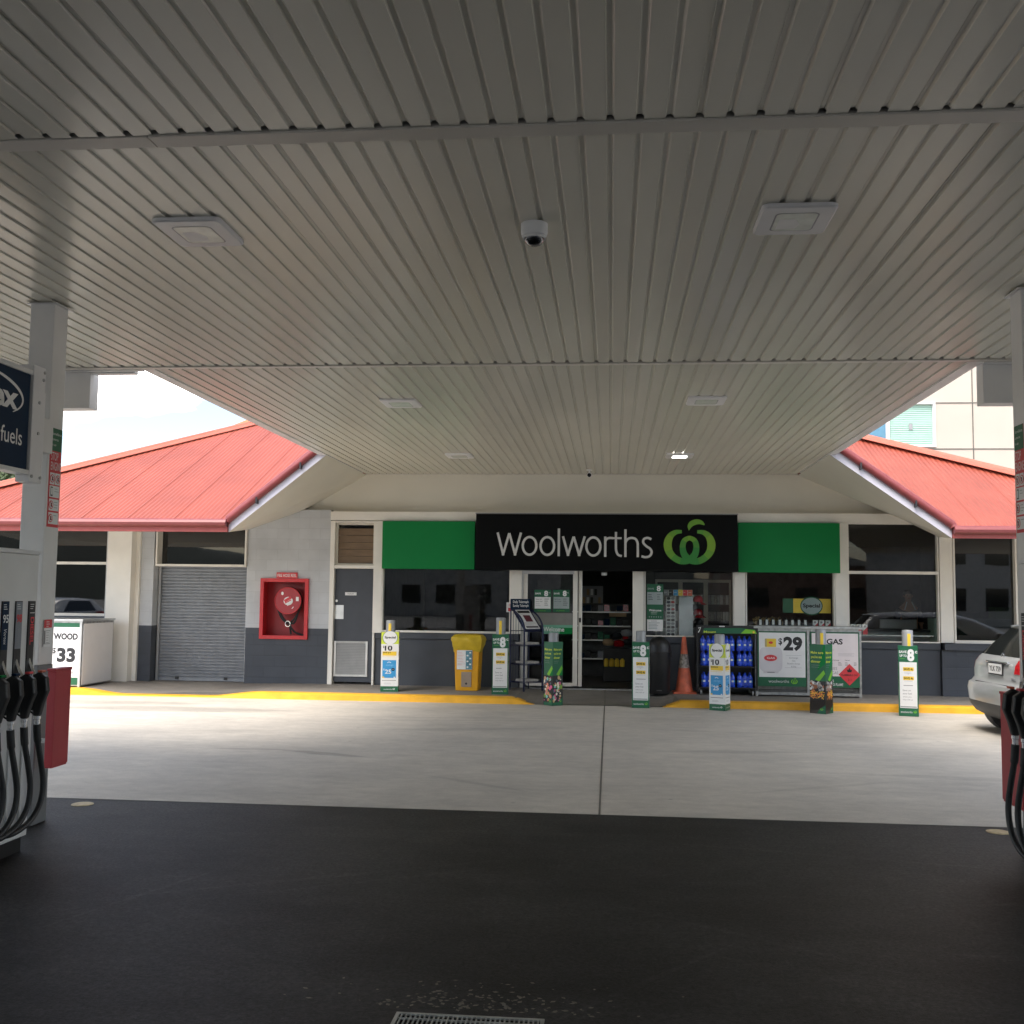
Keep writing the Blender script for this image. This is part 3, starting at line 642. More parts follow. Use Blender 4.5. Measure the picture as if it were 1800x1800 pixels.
# tan panelled wall seen through the fanlight
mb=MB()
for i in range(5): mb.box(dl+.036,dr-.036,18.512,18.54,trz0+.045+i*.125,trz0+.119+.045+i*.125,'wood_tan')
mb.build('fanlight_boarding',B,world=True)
# soffits (sloping from wall to rake) and rake fascias
def side(sgn,b0,b1,w2,w1,w0,farx,ev,nm):
    mb=MB(); P=[b0,b1,w2,w1,w0]
    mb.poly([b0,b1,w2,w1],'soffit'); mb.poly([b0,w1,w0],'soffit')
    f=Vector((farx,15.9,b0.z)); g_=Vector((farx,18.5,w0.z)); mb.poly([f,b0,w0,g_],'soffit'); mb.build('soffit',B,world=True)
    up=Vector((0,0,.17)); mb=MB(); d=(b1-b0)
    mb.prism([b0,b1,b1+up,b0+up],(0,.03,0),'rake'); mb.build('rake_fascia',B,world=True)
    mb=MB(); a=b0+up+Vector((0,-.03,.03)); c=b1+up+Vector((0,-.03,.03))
    mb.tube([a,c],.062,'gutter',14); 
    mb.tube([b0+Vector((-.02*sgn,-.05,.15)),a],.055,'gutter',12)
    mb.build('rake_gutter',B,world=True,smooth=True)
    for q in (.3,.75):
        p=a.lerp(c,q); mb=MB(); mb.box(p.x-.012,p.x+.012,p.y-.06,p.y+.03,p.z-.12,p.z-.02,'print_black'); mb.build('gutter_bracket',B,world=True)
    # red portico side roof between rake and main slope
    mb=MB(); mb.poly([b0+up,b1+up,Vector((b1.x,18.4,b1.z+.14)),Vector((b0.x,15.95,b0.z+.2))],'roof'); mb.build('roof',B,world=True,label='small red return roof behind the rake')
    mb=MB(); x0,x1=sorted((b0.x,farx)); prof=[(15.87,ev),(15.80,ev),(15.76,ev-.02),(15.735,ev-.06),(15.75,ev-.10),(15.79,ev-.125),(15.87,ev-.125)]
    mb.grid([[Vector((x,y,z)) for y,z in prof] for x in (x0,x1)],'gutter'); mb.poly([Vector((x0,y,z)) for y,z in prof],'gutter'); mb.poly([Vector((x1,y,z)) for y,z in prof],'gutter')
    mb.build('gutter',B,world=True)
    mb=MB(); mb.box(x0,x1,15.83,15.89,b0.z-.002,ev-.02,'fascia_red'); mb.build('eave_fascia',B,world=True)
W0R=PY(1650,944,18.44); W1R=PY(1590,915,18.6)
side(1,Vector((-5.95,15.9,2.63)),Vector((-4.43,15.9,3.835)),Vector((-4.42,18.6,3.835)),BW0.copy(),W0.copy(),-11.9,2.83,'left')
side(-1,Vector((4.95,15.9,2.60)),Vector((3.22,15.9,3.835)),Vector((3.22,18.6,3.835)),W1R,W0R,8.9,2.78,'right')
# corrugated main slope
RS=.46
def rz(x,y): 
    e=2.84+( -.055*sm(-5,4,x)); return e+RS*(y-15.9)
RID=22.3
def hipL(x): return 18.03+(x+9.98)*3.73/3.25
def hipR(x): return 24.70-x
def y0f(x):
    if x<-5.93: return 15.82
    if x<-4.4: return 15.82+(18.25-15.82)*(x+5.93)/1.53
    if x<3.2: return 18.25
    if x<4.93: return 18.25-(18.25-15.82)*(x-3.2)/1.73
    return 15.82
xL=-9.98-(18.03-15.82)*3.25/3.73; xR=24.70-15.82; N=int((xR-xL)/.0127)
mb=MB(); ra=[];rb=[]
for i in range(N+1):
    x=xL+(xR-xL)*i/N; a=y0f(x); b=min(RID,hipL(x),hipR(x)); b=max(a,b); zz=.0065*math.sin(2*math.pi*x/.0762)
    ra.append(Vector((x,a,rz(x,a)+zz))); rb.append(Vector((x,b,rz(x,b)+zz)))
mb.grid([ra,rb],'roof')
x=xL+.5
while x<xR-.4:
    a=y0f(x)+.01; b=min(RID,hipL(x),hipR(x))-.05
    if b>a: 
        up=Vector((0,0,.007)); mb.prism([Vector((x,a,rz(x,a)))+up,Vector((x+.006,a,rz(x,a)))+up,Vector((x+.006,b,rz(x,b)))+up,Vector((x,b,rz(x,b)))+up],(0,0,.004),'roof')
    x+=.762
rf=mb.build('roof',B,world=True,smooth=True,label='red corrugated main roof slope'); TM[rf.name]=TMB
xa_=-9.98+(RID-18.03)*3.25/3.73; xb_=24.70-RID; zr_=rz(0,RID)
yb=2*RID-15.82
mb=MB(); mb.poly([(xL,15.82,rz(xL,15.82)),(xa_,RID,zr_),(xL,yb,rz(xL,15.82))],'roof'); mb.poly([(xR,15.82,rz(xR,15.82)),(xb_,RID,zr_),(xR,yb,rz(xR,15.82))],'roof'); mb.poly([(xa_,RID,zr_),(xb_,RID,zr_),(xR,yb,rz(xR,15.82)),(xL,yb,rz(xL,15.82))],'roof')
mb.build('roof',B,world=True,label='rear and end slopes of the red roof')
def cap(p,q):
    mb=MB(); p=Vector(p);q=Vector(q); mb.tube([p,q],.055,'roofcap',12)
    d=(q-p).normalized(); s_=d.cross(Vector((0,0,1))).normalized()
    for k in (-1,1): mb.prism([p+s_*.03*k+Vector((0,0,.03)),q+s_*.03*k+Vector((0,0,.03)),q+s_*.19*k+Vector((0,0,-.035)),p+s_*.19*k+Vector((0,0,-.035))],(0,0,-.008),'roofcap')
    mb.build('ridge_cap',B,world=True,smooth=True)
cap((xL,15.82,rz(xL,15.82)+.035),(xa_,RID,zr_+.035)); cap((xR,15.82,rz(xR,15.82)+.035),(xb_,RID,zr_+.035)); cap((xa_,RID,zr_+.035),(xb_,RID,zr_+.035))

# ---------------------------------------------------------------- building behind
A=thing('apartment_building','tall beige rendered building with a blinded window behind the red roof','building',(16,33,0))
q=lambda px,py:PY(px,py,32.0)
mb=MB(); x0=q(1470,800).x; wl,wr=q(1519,750).x,q(1644,750).x; wb,wt=q(1580,786).z,q(1580,708).z
mb.box(x0,wl,32,42,0,16,'render_beige'); mb.box(wr,30,32,42,0,16,'render_beige'); mb.box(wl,wr,32,42,0,wb,'render_beige'); mb.box(wl,wr,32,42,wt,16,'render_beige')
wlb=mb.build('wall',A,world=True)
mb=MB()
for z in (q(1700,708).z,q(1740,789).z): mb.box(x0,30,31.985,31.998,z-.014,z+.014,'joint')
mb.box(q(1709,700).x-.014,q(1709,700).x+.014,31.984,31.997,0,16,'joint'); mb.box(q(1709,700).x+5,q(1709,700).x+5.03,31.984,31.997,0,16,'joint'); mb.build('panel_joint',A,world=True)
mb=MB(); xm_=q(1560,750).x
for (a,b) in ((wl,wl+.06),(xm_-.05,xm_+.05),(wr-.07,wr)): mb.box(a,b,31.95,32.1,wb+.06,wt-.05,'print_white')
mb.box(wl,wr,31.94,32.1,wb,wb+.06,'print_white'); mb.box(wl,wr,31.94,32.1,wt-.05,wt,'print_white'); wn=mb.build('window',A,world=True); TM[wn.name]=TM[A.name]
mb=MB(); mb.box(wl+.06,xm_-.05,32.03,32.04,wb+.06,wt-.05,mat('blue_pane',(.10,.24,.34),.08)); mb.build('pane',wn,world=True)
mb=MB(); z=wb+.07
while z<wt-.1: mb.poly([(xm_+.05,32.02,z),(wr-.07,32.02,z),(wr-.07,32.05,z+.052),(xm_+.05,32.05,z+.052)],'blind'); z+=.056
mb.box(xm_+.05,wr-.07,32.06,32.07,wb+.06,wt-.05,'blind'); p=q(1601,750); mb.box(p.x-.05,p.x+.05,32.0,32.015,p.z-.09,p.z+.09,'print_grey'); mb.build('blind',wn,world=True)
# orange brick gable just past the ridge at left
G=thing('brick_gable','small patch of orange brick roof end rising behind the red roof','roof',(-9,26,0))
p0=PY(408,748,26.5);p1=PY(446,733,26.5);p2=PY(520,700,26.5)
mb=MB(); mb.prism([Vector((p0.x,26.5,3.0)),Vector((p2.x,26.5,3.0)),p2,p1,p0],(0,.3,0),brick_mat('orange_brick',(.55,.27,.13),bw=.2,bh=.3,mort=.02,depth=.5)); mb.build('brick_end',G,world=True)
# trees beyond the roof
def tree(x,y,h,r,seed,lab):
    t=thing('leafy_tree',lab,'tree',(x,y,0),0,'trees beyond the left roof'); rd=random.Random(seed)
    mb=MB(); mb.tube([(0,0,0),(.1,0,h*.3),(-.05,.1,h*.55)],.2,'bark',8,True,[.24,.18,.12])
    for k in range(7):
        a=k*.9; mb.tube([(0,0,h*.4),(math.cos(a)*r*.4,math.sin(a)*r*.4,h*.65),(math.cos(a)*r*.75,math.sin(a)*r*.75,h*.85)],.06,'bark',6,True,[.09,.05,.02])
    mb.build('trunk',t,smooth=True)
    mb=MB(); cl=[]
    for k in range(26):
        a=rd.uniform(0,6.28); e=rd.uniform(-.6,1.3); rr=r*rd.uniform(.35,.85); cl.append(Vector((math.cos(a)*math.cos(e)*rr,math.sin(a)*math.cos(e)*rr,h*.68+math.sin(e)*h*.26)))
    for c in cl:
        for j in range(150):
            d=Vector((rd.gauss(0,1),rd.gauss(0,1),rd.gauss(0,1))).normalized()*rd.uniform(.3,1)*r*.34; p=c+d
            u=Vector((rd.gauss(0,1),rd.gauss(0,1),rd.gauss(0,1))).normalized(); v=u.orthogonal().normalized(); s_=rd.uniform(.06,.13)
            mb.add([p-u*s_,p+v*s_*.5,p+u*s_,p-v*s_*.5],[(0,1,2,3)],'leaf')
    mb.build('crown',t)
tree(-21.7,36,6.4,1.9,1,'leafy tree top showing above the red roof at the left edge'); tree(-24.6,38,7.4,2.4,2,'bigger leafy tree further left behind the red roof')
# ---------------------------------------------------------------- shop front signs
def pt(px,py,Y): p=PY(px,py,Y); return p
t=thing('shop_sign','wide black fascia sign with white lettering and a green emblem over the entrance','sign',(.0,18.3,Z_(1000)))
TS=TM[t.name]
Y0=18.14; a=PY(835.5,1003,Y0); b=PY(1297,1005.5,Y0); top=PY(1066,904,Y0).z; bot=PY(1066,1003.5,Y0).z
mb=MB(); mb.box(a.x,b.x,Y0,18.375,bot,top,'black_sign'); mb.build('sign_box',t,world=True,bev=.004)
mb=MB(); mb.box(a.x-.01,b.x+.01,Y0-.006,18.37,top+.001,top+.018,'print_grey'); mb.build('top_trim',t,world=True)
mb=MB(); D=Dec(mb,(0,Y0-.001,0),(1,0,0),(0,0,1),.002)
p0=PY(873,975.5,Y0); p1=PY(1147,976.5,Y0); hW=(PY(880,935,Y0).z-PY(880,975,Y0).z)
KX=(p1.x-p0.x)/(1190-162.); KZ=hW/147.
lay=[1.0]
def st(pts,wd=15.5,sp=0):
    lay[0]+=.12
    q=[(p0.x+(x-162)*KX,p0.z-.005+(315-y)*KZ) for x,y in (spline(pts,6) if sp else pts)]
    D.ribbon(q,wd*KX,'letter',lay[0])
def ring(cx_,cy_,rx,ry): st([(cx_+rx*math.cos(R(i*10)),cy_+ry*math.sin(R(i*10))) for i in range(37)])
for sg in (((167,168),(207,315)),((203,315),(245,172)),((245,172),(287,315)),((283,315),(323,168)),((602,190),(638,315)),((634,315),(673,192)),((673,192),(712,315)),((708,315),(746,190))): st(sg)
ring(381,253,45,57); ring(499,253,45,57); st([(575,140),(575,318)]); ring(803,254,46,58)
st([(881,190),(881,320)]); st([(881,222),(890,206),(908,199),(930,200)],15,1); st([(928,200),(988,200)],13); st([(951,160),(951,240),(953,280),(966,306),(990,314)],15,1)
st([(1013,143),(1013,320)]); st([(1013,230),(1025,208),(1050,198),(1078,204),(1092,228),(1094,262),(1094,320)],15,1)
st([(1182,206),(1158,197),(1134,205),(1130,228),(1150,250),(1174,266),(1184,288),(1172,312),(1145,320),(1118,314)],15,1)
mb.build('lettering',t,world=True)
mb=MB(); D=Dec(mb,(0,Y0-.001,0),(1,0,0),(0,0,1),.002)
c=PY(1212,959,Y0); logo(D,c.x,c.z,.435,l=1); mb.build('emblem',t,world=True)
def panel(x0,x1,y0,y1,lab):
    a=PY(x0,y1,18.3); b=PY(x1,y0,18.3); c=((a.x+b.x)/2,18.34,a.z)
    mb=MB(); w_=(b.x-a.x)/2; mb.box(-w_,w_,-.04,.03,0,b.z-a.z,'green'); o=mb.build('green_panel',bev=.003); o.location=c; props(o,lab,'panel','green fascia panels flanking the shop sign')
    TM[o.name]=Matrix.Translation(Vector(c))
panel(671,835,916.5,999.5,'plain green fascia panel left of the black shop sign')
panel(1298,1476,919.5,1006,'plain green fascia panel right of the black shop sign')
# fire hose cabinet
t=thing('fire_hose_cabinet','open red wall cabinet holding a round fire hose reel','fire hose',((cx0+cx1)/2,18.44,cz0))
mb=MB(); fw=.065; x0,x1,z0,z1=cx0-.012,cx1+.012,cz0-.012,cz1+.012
mb.box(x0,x0+fw,18.39,18.46,z0,z1,'red'); mb.box(x1-fw,x1,18.39,18.46,z0,z1,'red'); mb.box(x0+fw,x1-fw,18.39,18.46,z0,z0+fw,'red'); mb.box(x0+fw,x1-fw,18.39,18.46,z1-fw,z1,'red')
mb.build('frame',t,world=True,bev=.004)
mb=MB(); rb_=mat('cabinet_shaded_red',(.34,.014,.02),.45); mb.box(cx0+.002,cx1-.002,18.71,18.735,cz0,cz1,rb_); mb.box(cx0+.002,cx0+.02,18.461,18.709,cz0,cz1,'red'); mb.box(cx1-.02,cx1-.002,18.461,18.709,cz0,cz1,'red'); mb.box(cx0+.021,cx1-.021,18.461,18.709,cz0,cz0+.02,'red'); mb.box(cx0+.021,cx1-.021,18.461,18.709,cz1-.02,cz1,'red')  # back panel's darker red paints in the shade of the recess
mb.build('cabinet',t,world=True)
c=PY(506,1056,18.42)
rl=MB(); rl.cyl((c.x,18.42,c.z),(c.x,18.44,c.z),.245,'red_box',40); rl.tube([(c.x+.235*math.cos(2*math.pi*i/36),18.417,c.z+.235*math.sin(2*math.pi*i/36)) for i in range(37)],.007,'red',6); rl.cyl((c.x,18.60,c.z),(c.x,18.61,c.z),.245,'red_box',40)
reel=rl.build('reel',t,world=True,smooth=True); TM[reel.name]=TM[t.name]
mb=MB(); mb.cyl((c.x,18.445,c.z),(c.x,18.595,c.z),.225,'rubber',32)
for k in range(4): mb.tube([(c.x+(.235-.012*k)*math.cos(2*math.pi*i/30),18.46+.035*k,c.z+(.235-.012*k)*math.sin(2*math.pi*i/30)) for i in range(31)],.016,'rubber',7)
mb.tube(spline([(c.x-.22,18.5,c.z-.1),(c.x-.14,18.5,c.z-.3),(c.x+.02,18.48,c.z-.44),(c.x+.13,18.48,c.z-.56),(c.x+.30,18.5,c.z-.62)]),.018,'rubber',8)
mb.tube(spline([(c.x+.22,18.52,c.z-.1),(c.x+.12,18.5,c.z-.3),(c.x+.03,18.5,c.z-.42),(c.x+.05,18.5,c.z-.60)]),.018,'rubber',8)
mb.tube(spline([(c.x-.16,18.48,c.z-.2),(c.x-.05,18.47,c.z-.36),(c.x+.10,18.47,c.z-.40),(c.x+.16,18.5,c.z-.24)]),.018,'rubber',8)
mb.build('hose',t,world=True,smooth=True)
mb=MB(); mb.tube([(c.x+.045*math.cos(q*.5),18.452,c.z-.41+.05*math.sin(q*.5)) for q in range(13)],.010,'chrome',6); mb.cyl((c.x+.05,18.46,c.z-.44),(c.x+.09,18.46,c.z-.52),.014,'black',10); mb.build('nozzle',t,world=True,smooth=True)
mb=MB(); D=Dec(mb,(c.x,18.412,c.z),(1,0,0),(0,0,1)); 
D.disc(.01,-.005,.085,.075,'print_white',1); D.ribbon([(-.06,-.01),(.06,.06)],.05,'print_red',2); D.ribbon([(-.05,-.045),(.06,.015)],.018,'print_red',2); D.ribbon([(-.01,-.08),(.085,.0)],.035,'print_white',3)
D.rect(.15,-.005,.20,.07,'print_white'); D.disc(-.1,.13,.022,.03,'print_white'); D.ribbon([(.08,-.14),(.11,-.105)],.015,'print_white'); mb.build('reel_label',reel,world=True)
mb=MB(); a=PY(486,1016,18.40); b=PY(523,1006.5,18.40); mb.box(a.x,b.x,18.40,18.405,a.z,b.z,'print_red'); D=Dec(mb,(a.x,18.3995,a.z),(1,0,0),(0,0,1)); D.text('FIRE HOSE REEL',(b.x-a.x)/2,.022,.052,'print_white',(b.x-a.x)*.9,'c',bold=.01); mb.build('sign_plate',t,world=True)

# ---------------------------------------------------------------- bollards with printed sleeves
def sleeve_face(D,w,h,kind,rd):
    if kind=='save':
        D.rect(0,0,w,h,'dgreen',1); D.rect(w*.06,h*.115,w*.94,h*.77,'print_white',2)
        D.text('SAVE',w*.04,h*.90,h*.035,'print_white',w*.40,bold=.03); D.text('UP TO',w*.08,h*.845,h*.032,'print_white',w*.36,bold=.03); D.lines(w*.1,h*.82,w*.3,1,.02,'lgreen',3)
        D.text('8',w*.46,h*.795,h*.155,'print_white',w*.36,bold=.05,l=3); D.text('c',w*.86,h*.90,h*.05,'print_white',w*.12,bold=.03,l=3)
        for f,g_ in ((.655,'SAVE 4c'),(.525,'SAVE 4c')):
            D.rect(w*.24,h*(f-.012),w*.78,h*(f+.042),'print_yellow',3); D.text(g_,w*.27,h*f,h*.03,'print_black',w*.48,bold=.03,l=4)
            D.lines(w*.28,h*(f-.025),w*.5,2 if f>.6 else 1,h*.017,'print_grey',3,.003)
        D.text('+',w*.5,h*.592,h*.02,'print_black',al='c',l=3); D.lines(w*.25,h*.44,w*.55,1,.02,'print_black',3,.006)
        D.text('Save on',w*.2,h*.355,h*.026,'print_grey',w*.42,bold=.01,l=3); D.text('your fuel',w*.2,h*.31,h*.026,'print_grey',w*.46,bold=.01,l=3)
        D.text('when you',w*.2,h*.265,h*.022,'print_grey',w*.44,l=3,sh=.25); D.text('shop with us',w*.2,h*.225,h*.022,'print_grey',w*.5,l=3,sh=.25)
        D.rect(w*.08,h*.125,w*.9,h*.14,'print_grey',3)
        D.text('woolworths',w*.08,h*.045,h*.03,'print_white',w*.6,l=3); logo(D,w*.82,h*.062,w*.085,'lgreen',3)
    elif kind=='special':
        D.rect(0,0,w,h,'print_white',1); D.rect(0,h*.80,w,h,'lime',2)
        D.disc(w*.5,h*.905,w*.44,h*.115,'dgreen',3); D.rect(w*.14,h*.79,w*.86,h*.9999,'lime',3) if 0 else None
        D.disc(w*.5,h*.905,w*.41,h*.112,'print_white',4); D.rect(w*.02,h*.77,w*.98,h*.80,'print_white',5)
        D.text('Special',w*.5,h*.895,h*.034,'print_black',w*.64,'c',bold=.035,l=6)
        D.text('$',w*.10,h*.735,h*.035,'print_black',w*.08,bold=.02,l=3); D.text('10',w*.20,h*.692,h*.082,'print_black',w*.44,bold=.035,l=3); D.text('ea',w*.66,h*.695,h*.012,'print_grey',l=3)
        D.rect(w*.08,h*.605,w*.88,h*.675,'print_yellow',2); D.text('SAVE $15',w*.10,h*.645,h*.022,'print_black',w*.46,bold=.03,l=3); D.rect(w*.08,h*.585,w*.8,h*.59,'print_yellow',2)
        D.rect(w*.09,h*.235,w*.87,h*.53,'print_blue',2); D.ribbon([(w*.36,h*.487),(w*.46,h*.502),(w*.58,h*.487)],h*.01,'print_white',3)
        D.text('savings',w*.28,h*.435,h*.03,mat('pale_blue_print',(.2,.5,.8)) if not 'pale' in M else M['pale'],w*.42,l=3,sh=.3)
        D.text('$',w*.14,h*.36,h*.03,'print_white',w*.07,bold=.01,l=3); D.text('25',w*.24,h*.305,h*.068,'print_white',w*.36,bold=.02,l=3); D.disc(w*.70,h*.375,w*.10,h*.025,'navy',3); D.text('60%',w*.70,h*.37,h*.012,'print_white',w*.12,'c',l=4)
        D.disc(w*.14,h*.245,w*.07,h*.012,'print_yellow',3); D.disc(w*.78,h*.245,w*.05,h*.01,'print_white',3); D.rect(w*.09,h*.23,w*.87,h*.234,'print_white',4)
        D.rect(w*.08,h*.19,w*.88,h*.196,'print_black',2); D.lines(w*.18,h*.15,w*.6,2,h*.016,'print_grey',2,.003)
        D.rect(0,0,w,h*.095,'dgreen',2); D.text('woolworths',w*.18,h*.035,h*.024,'print_white',w*.48,l=3); logo(D,w*.76,h*.05,w*.065,'print_white',3)
    else:
        pic='fruit' if kind=='fruit' else 'chips'
        D.rect(0,0,w,h,'dgreen',1); D.poly([(w*.5,h*.42),(w,h*.46),(w,h*.62)],'green',2) if kind=='fruit' else D.poly([(w*.5,h*.62),(w,h*.72),(w,h),(w*.9,h)],'green',2)
        for k,s_ in enumerate(("Make sure","you've got","dinner")): D.text(s_,w*.08,h*(.865-.065*k),h*.036,'lime',w*(.8,.72,.62)[k],bold=.02,l=3)
        D.lines(w*.1,h*.70,w*.55,2,h*.03,'print_grey',3,.003)
        D.poly([(w*.35,h*.49),(w*.9,h*.63),(w,h*.58),(w*.6,h*.46)],'lgreen',3)
        D.rect(0,h*.05,w,h*.47,'print_black',3)
        if kind=='fruit':
            cols=[mat('print_%s'%n,c) for n,c in (('pink',(.75,.12,.3)),('teal',(.25,.62,.55)),('tan',(.62,.42,.22)),('cream',(.8,.76,.62)),('slate',(.1,.12,.16)),('leafy',(.2,.4,.05)),('coral',(.75,.25,.15)))]
        else: cols=[M['print_grey'],M['print_white'],mat('print_beige',(.5,.42,.34)),mat('print_rust',(.35,.12,.05)),M['print_black'],M['chrome']]
        for k in range(46):
            x=rd.uniform(0,.86)*w; y=rd.uniform(.07 if kind=='fruit' else .34,.44)*h; q=rd.uniform(.05,.13)*w; 
            D.disc(min(max(x,q),w-q),y,q,q*rd.uniform(.7,1.5),rd.choice(cols),4+k%5,12)
        if kind!='fruit':
            og=mat('print_orange',(.82,.30,.06)); 
            for k in range(34):
                x=rd.uniform(.12,.88)*w; y=rd.uniform(.225,.315)*h; a=rd.uniform(-1.2,1.2); D.ribbon([(max(.02*w,x-.11*w*math.cos(a)),y-.03*h*math.sin(a)),(min(.98*w,x+.11*w*math.cos(a)),y+.03*h*math.sin(a))],.010,og if k%4 else M['print_yellow'],9+k%3)
            D.rect(0,0,w,h*.20,mat('print_brown',(.06,.045,.035)),3)
        D.poly([(w*.45,0),(w,0),(w,h*.13),(w*.6,h*.06)],'dgreen',9); logo(D,w*.76,h*.065,w*.09,'lgreen',13)
M['pale']=mat('pale_blue_print',(.25,.55,.85))
def bollard(px,x,y,z,rz,kind,w,h,top,lab,band=True):
    t=thing('bollard',lab,'bollard',(x,y,z),0,'grey bollards wearing printed advertising sleeves')
    mb=MB(); r_=.078; mb.lathe([(r_,0),(r_,top-.012),(r_-.008,top),(.02,top+.004)],(0,0,0),'bollard',28); mb.build('post',t,smooth=True)
    if band: mb=MB(); mb.box(-.022,.022,-r_-.004,-r_+.01,h-.02,top-.05,'print_yellow'); mb.build('reflector',t)
    mb=MB(); q=w/2; mb.box(-q,q,-q,q,0.004,h,'print_white' if kind=='special' else 'dgreen')
    rd=random.Random(px)
    for i in range(4):
        a=i*math.pi/2; u=Vector((math.cos(a),math.sin(a),0)); n=Vector((math.sin(a),-math.cos(a),0))
        sleeve_face(Dec(mb,n*(q+.0004)-u*q+Vector((0,0,.004)),u,(0,0,1),.0006),w,h-.004,kind,random.Random(px+i))
    o=mb.build('sleeve',t); o.rotation_euler=(0,0,rz)
bollard(683,-3.645,17.30,.09,R(9),'special',.285,.98,1.17,'bollard with the ten dollar special sleeve standing left of the yellow bin')
bollard(877,-1.80,17.22,.09,R(4),'save',.265,.97,1.24,'bollard in a green save sleeve between the yellow bin and newspaper rack')
bollard(972,-.90,16.55,0,R(45),'fruit',.205,.98,1.12,'bollard with the colourful fruit sleeve turned corner-on before the glass door',band=False)
bollard(1125,.455,16.52,0,R(-3),'save',.262,1.0,1.17,'bollard in a green save sleeve in front of the round black bin',band=False)
bollard(1260,1.64,16.36,0,R(-24),'special',.245,.99,1.14,'bollard with a ten dollar special sleeve in front of the blue water packs',band=False)
bollard(1440,3.12,16.22,0,R(-36),'chips',.245,1.02,1.24,'bollard with the dark chips sleeve in front of the gas bottle cage')
bollard(1594,4.36,16.15,0,R(-14),'save',.27,1.02,1.25,'rightmost bollard, green save sleeve, standing apart beside the silver car')

# ---------------------------------------------------------------- bins, cone, newspaper rack
t=thing('charity_bin','yellow bin with loose yellow liner over its rim beside the dark wall','bin',(-2.41,17.84,.09))
def taper(mb,w0,w1,d0,d1,z0,z1,m,n=1):
    mb.add([(-w0,-d0,z0),(w0,-d0,z0),(w0,d0,z0),(-w0,d0,z0),(-w1,-d1,z1),(w1,-d1,z1),(w1,d1,z1),(-w1,d1,z1)],[(0,3,2,1),(4,5,6,7),(0,1,5,4),(1,2,6,5),(2,3,7,6),(3,0,4,7)],m)
mb=MB(); taper(mb,.19,.215,.2,.23,0,.76,'bin_yellow'); mb.build('bin_body',t,bev=.02)
mb=MB(); rows=[]; rd=random.Random(4)
for z,s_ in ((.66,.222),(.70,.235),(.75,.25),(.80,.262),(.84,.272),(.88,.265),(.93,.225),(.945,.12),(.948,.01)):
    row=[]
    for j in range(40):
        a=2*math.pi*j/40; c_,s2=math.cos(a),math.sin(a); k=1/max(abs(c_),abs(s2))**.82; wv=1+.035*math.sin(a*7+z*20)+rd.uniform(-.012,.012)
        row.append(Vector((c_*k*s_*wv*1.02,s2*k*s_*wv*1.05,z+.02*math.sin(3*a+z*9)*(z<.9))))
    rows.append(row)
mb.grid(rows,'bag_yellow',True); mb.build('liner',t,smooth=True)
mb=MB(); D=Dec(mb,(-.165,-.228,.36),(1,0,0),(0,-.045,1)); D.rect(0,0,.26,.32,'print_white'); D.rect(.15,.005,.255,.31,mat('teal_print',(.10,.26,.33),var=.5,scale=40),2)
for k in range(5): D.lines(.01,.29-k*.05,.11,2,.016,'print_red',2,.003)
for k in range(6): D.disc(.18+(k%2)*.045,.04+k*.048,.017,.014,'print_white',3,10)
D.rect(.01,.09,.14,.094,'print_grey',2); mb.build('notice',t)
mb=MB(); D=Dec(mb,(-.09,-.212,.07),(1,0,0),(0,-.045,1)); D.rect(0,0,.17,.25,mat('beige_plate',(.32,.25,.19))); D.disc(.085,.055,.018,.018,'print_black',2,14); mb.build('hatch',t)
t=thing('litter_bin','round black domed litter bin behind the save bollard','bin',(.79,17.9,.09))
mb=MB(); mb.lathe([(.17,0),(.185,.03),(.195,.62),(.203,.66),(.203,.69)],(0,0,0),'black',36); mb.build('bin_body',t,smooth=True)
mb=MB(); mb.lathe([(.205,.695),(.205,.73),(.195,.80),(.165,.87),(.115,.92),(.05,.945),(.005,.95)],(0,0,0),'black',36); mb.build('lid',t,smooth=True)
mb=MB(); mb.box(.19,.215,-.05,.03,.60,.72,'black'); mb.build('hinge',t,bev=.006)
mb=MB(); D=Dec(mb,(-.04,-.19,.06),(1,0,0),(0,0,1)); D.text('bins',0,0,.016,'print_grey',.08); mb.build('maker_mark',t)
t=thing('traffic_cone','tall scuffed orange traffic cone against the dark shop wall','traffic cone',(1.22,18.05,.09))
mb=MB(); mb.lathe([(.155,.03),(.135,.10),(.092,.42),(.060,.66),(.034,.93),(.02,.945)],(0,0,0),'cone',32); mb.build('cone_body',t,smooth=True)
mb=MB(); mb.lathe([(.0935,.425),(.0625,.655)],(0,0,0),'cone_band',32); mb.build('reflective_band',t,smooth=True)
mb=MB(); mb.box(-.195,.195,-.195,.195,0,.03,'cone'); mb.build('base',t,bev=.012)
t=thing('newspaper_rack','navy wire newspaper rack with papers by the glass door','rack',(-1.44,18.02,.09),R(43))
mb=MB()
for sx in (-1,1):
    mb.tube(spline([(sx*.2,.19,0),(sx*.2,.19,.7),(sx*.2,.19,1.45)],4),.011,'navy_steel',8)
    mb.tube(spline([(sx*.2,-.19,0),(sx*.2,-.19,.6),(sx*.2,-.19,1.0),(sx*.2,-.16,1.13),(sx*.2,-.06,1.25),(sx*.2,.10,1.34),(sx*.2,.19,1.36)],6),.016,'navy_steel',8)
    for z in (.14,.44,.76): mb.tube([(sx*.2,-.19,z),(sx*.2,.19,z)],.007,'navy_steel',6)
for z in (.14,.44,.76,1.0):
    for y in (-.19,.19): mb.tube([(-.2,y,z),(.2,y,z)],.007,'navy_steel',6)
for k in range(1,7): mb.tube([(-.2+.4*k/7,.19,.14),(-.2+.4*k/7,.19,1.4)],.004,'navy_steel',5)
mb.build('frame',t,smooth=True)
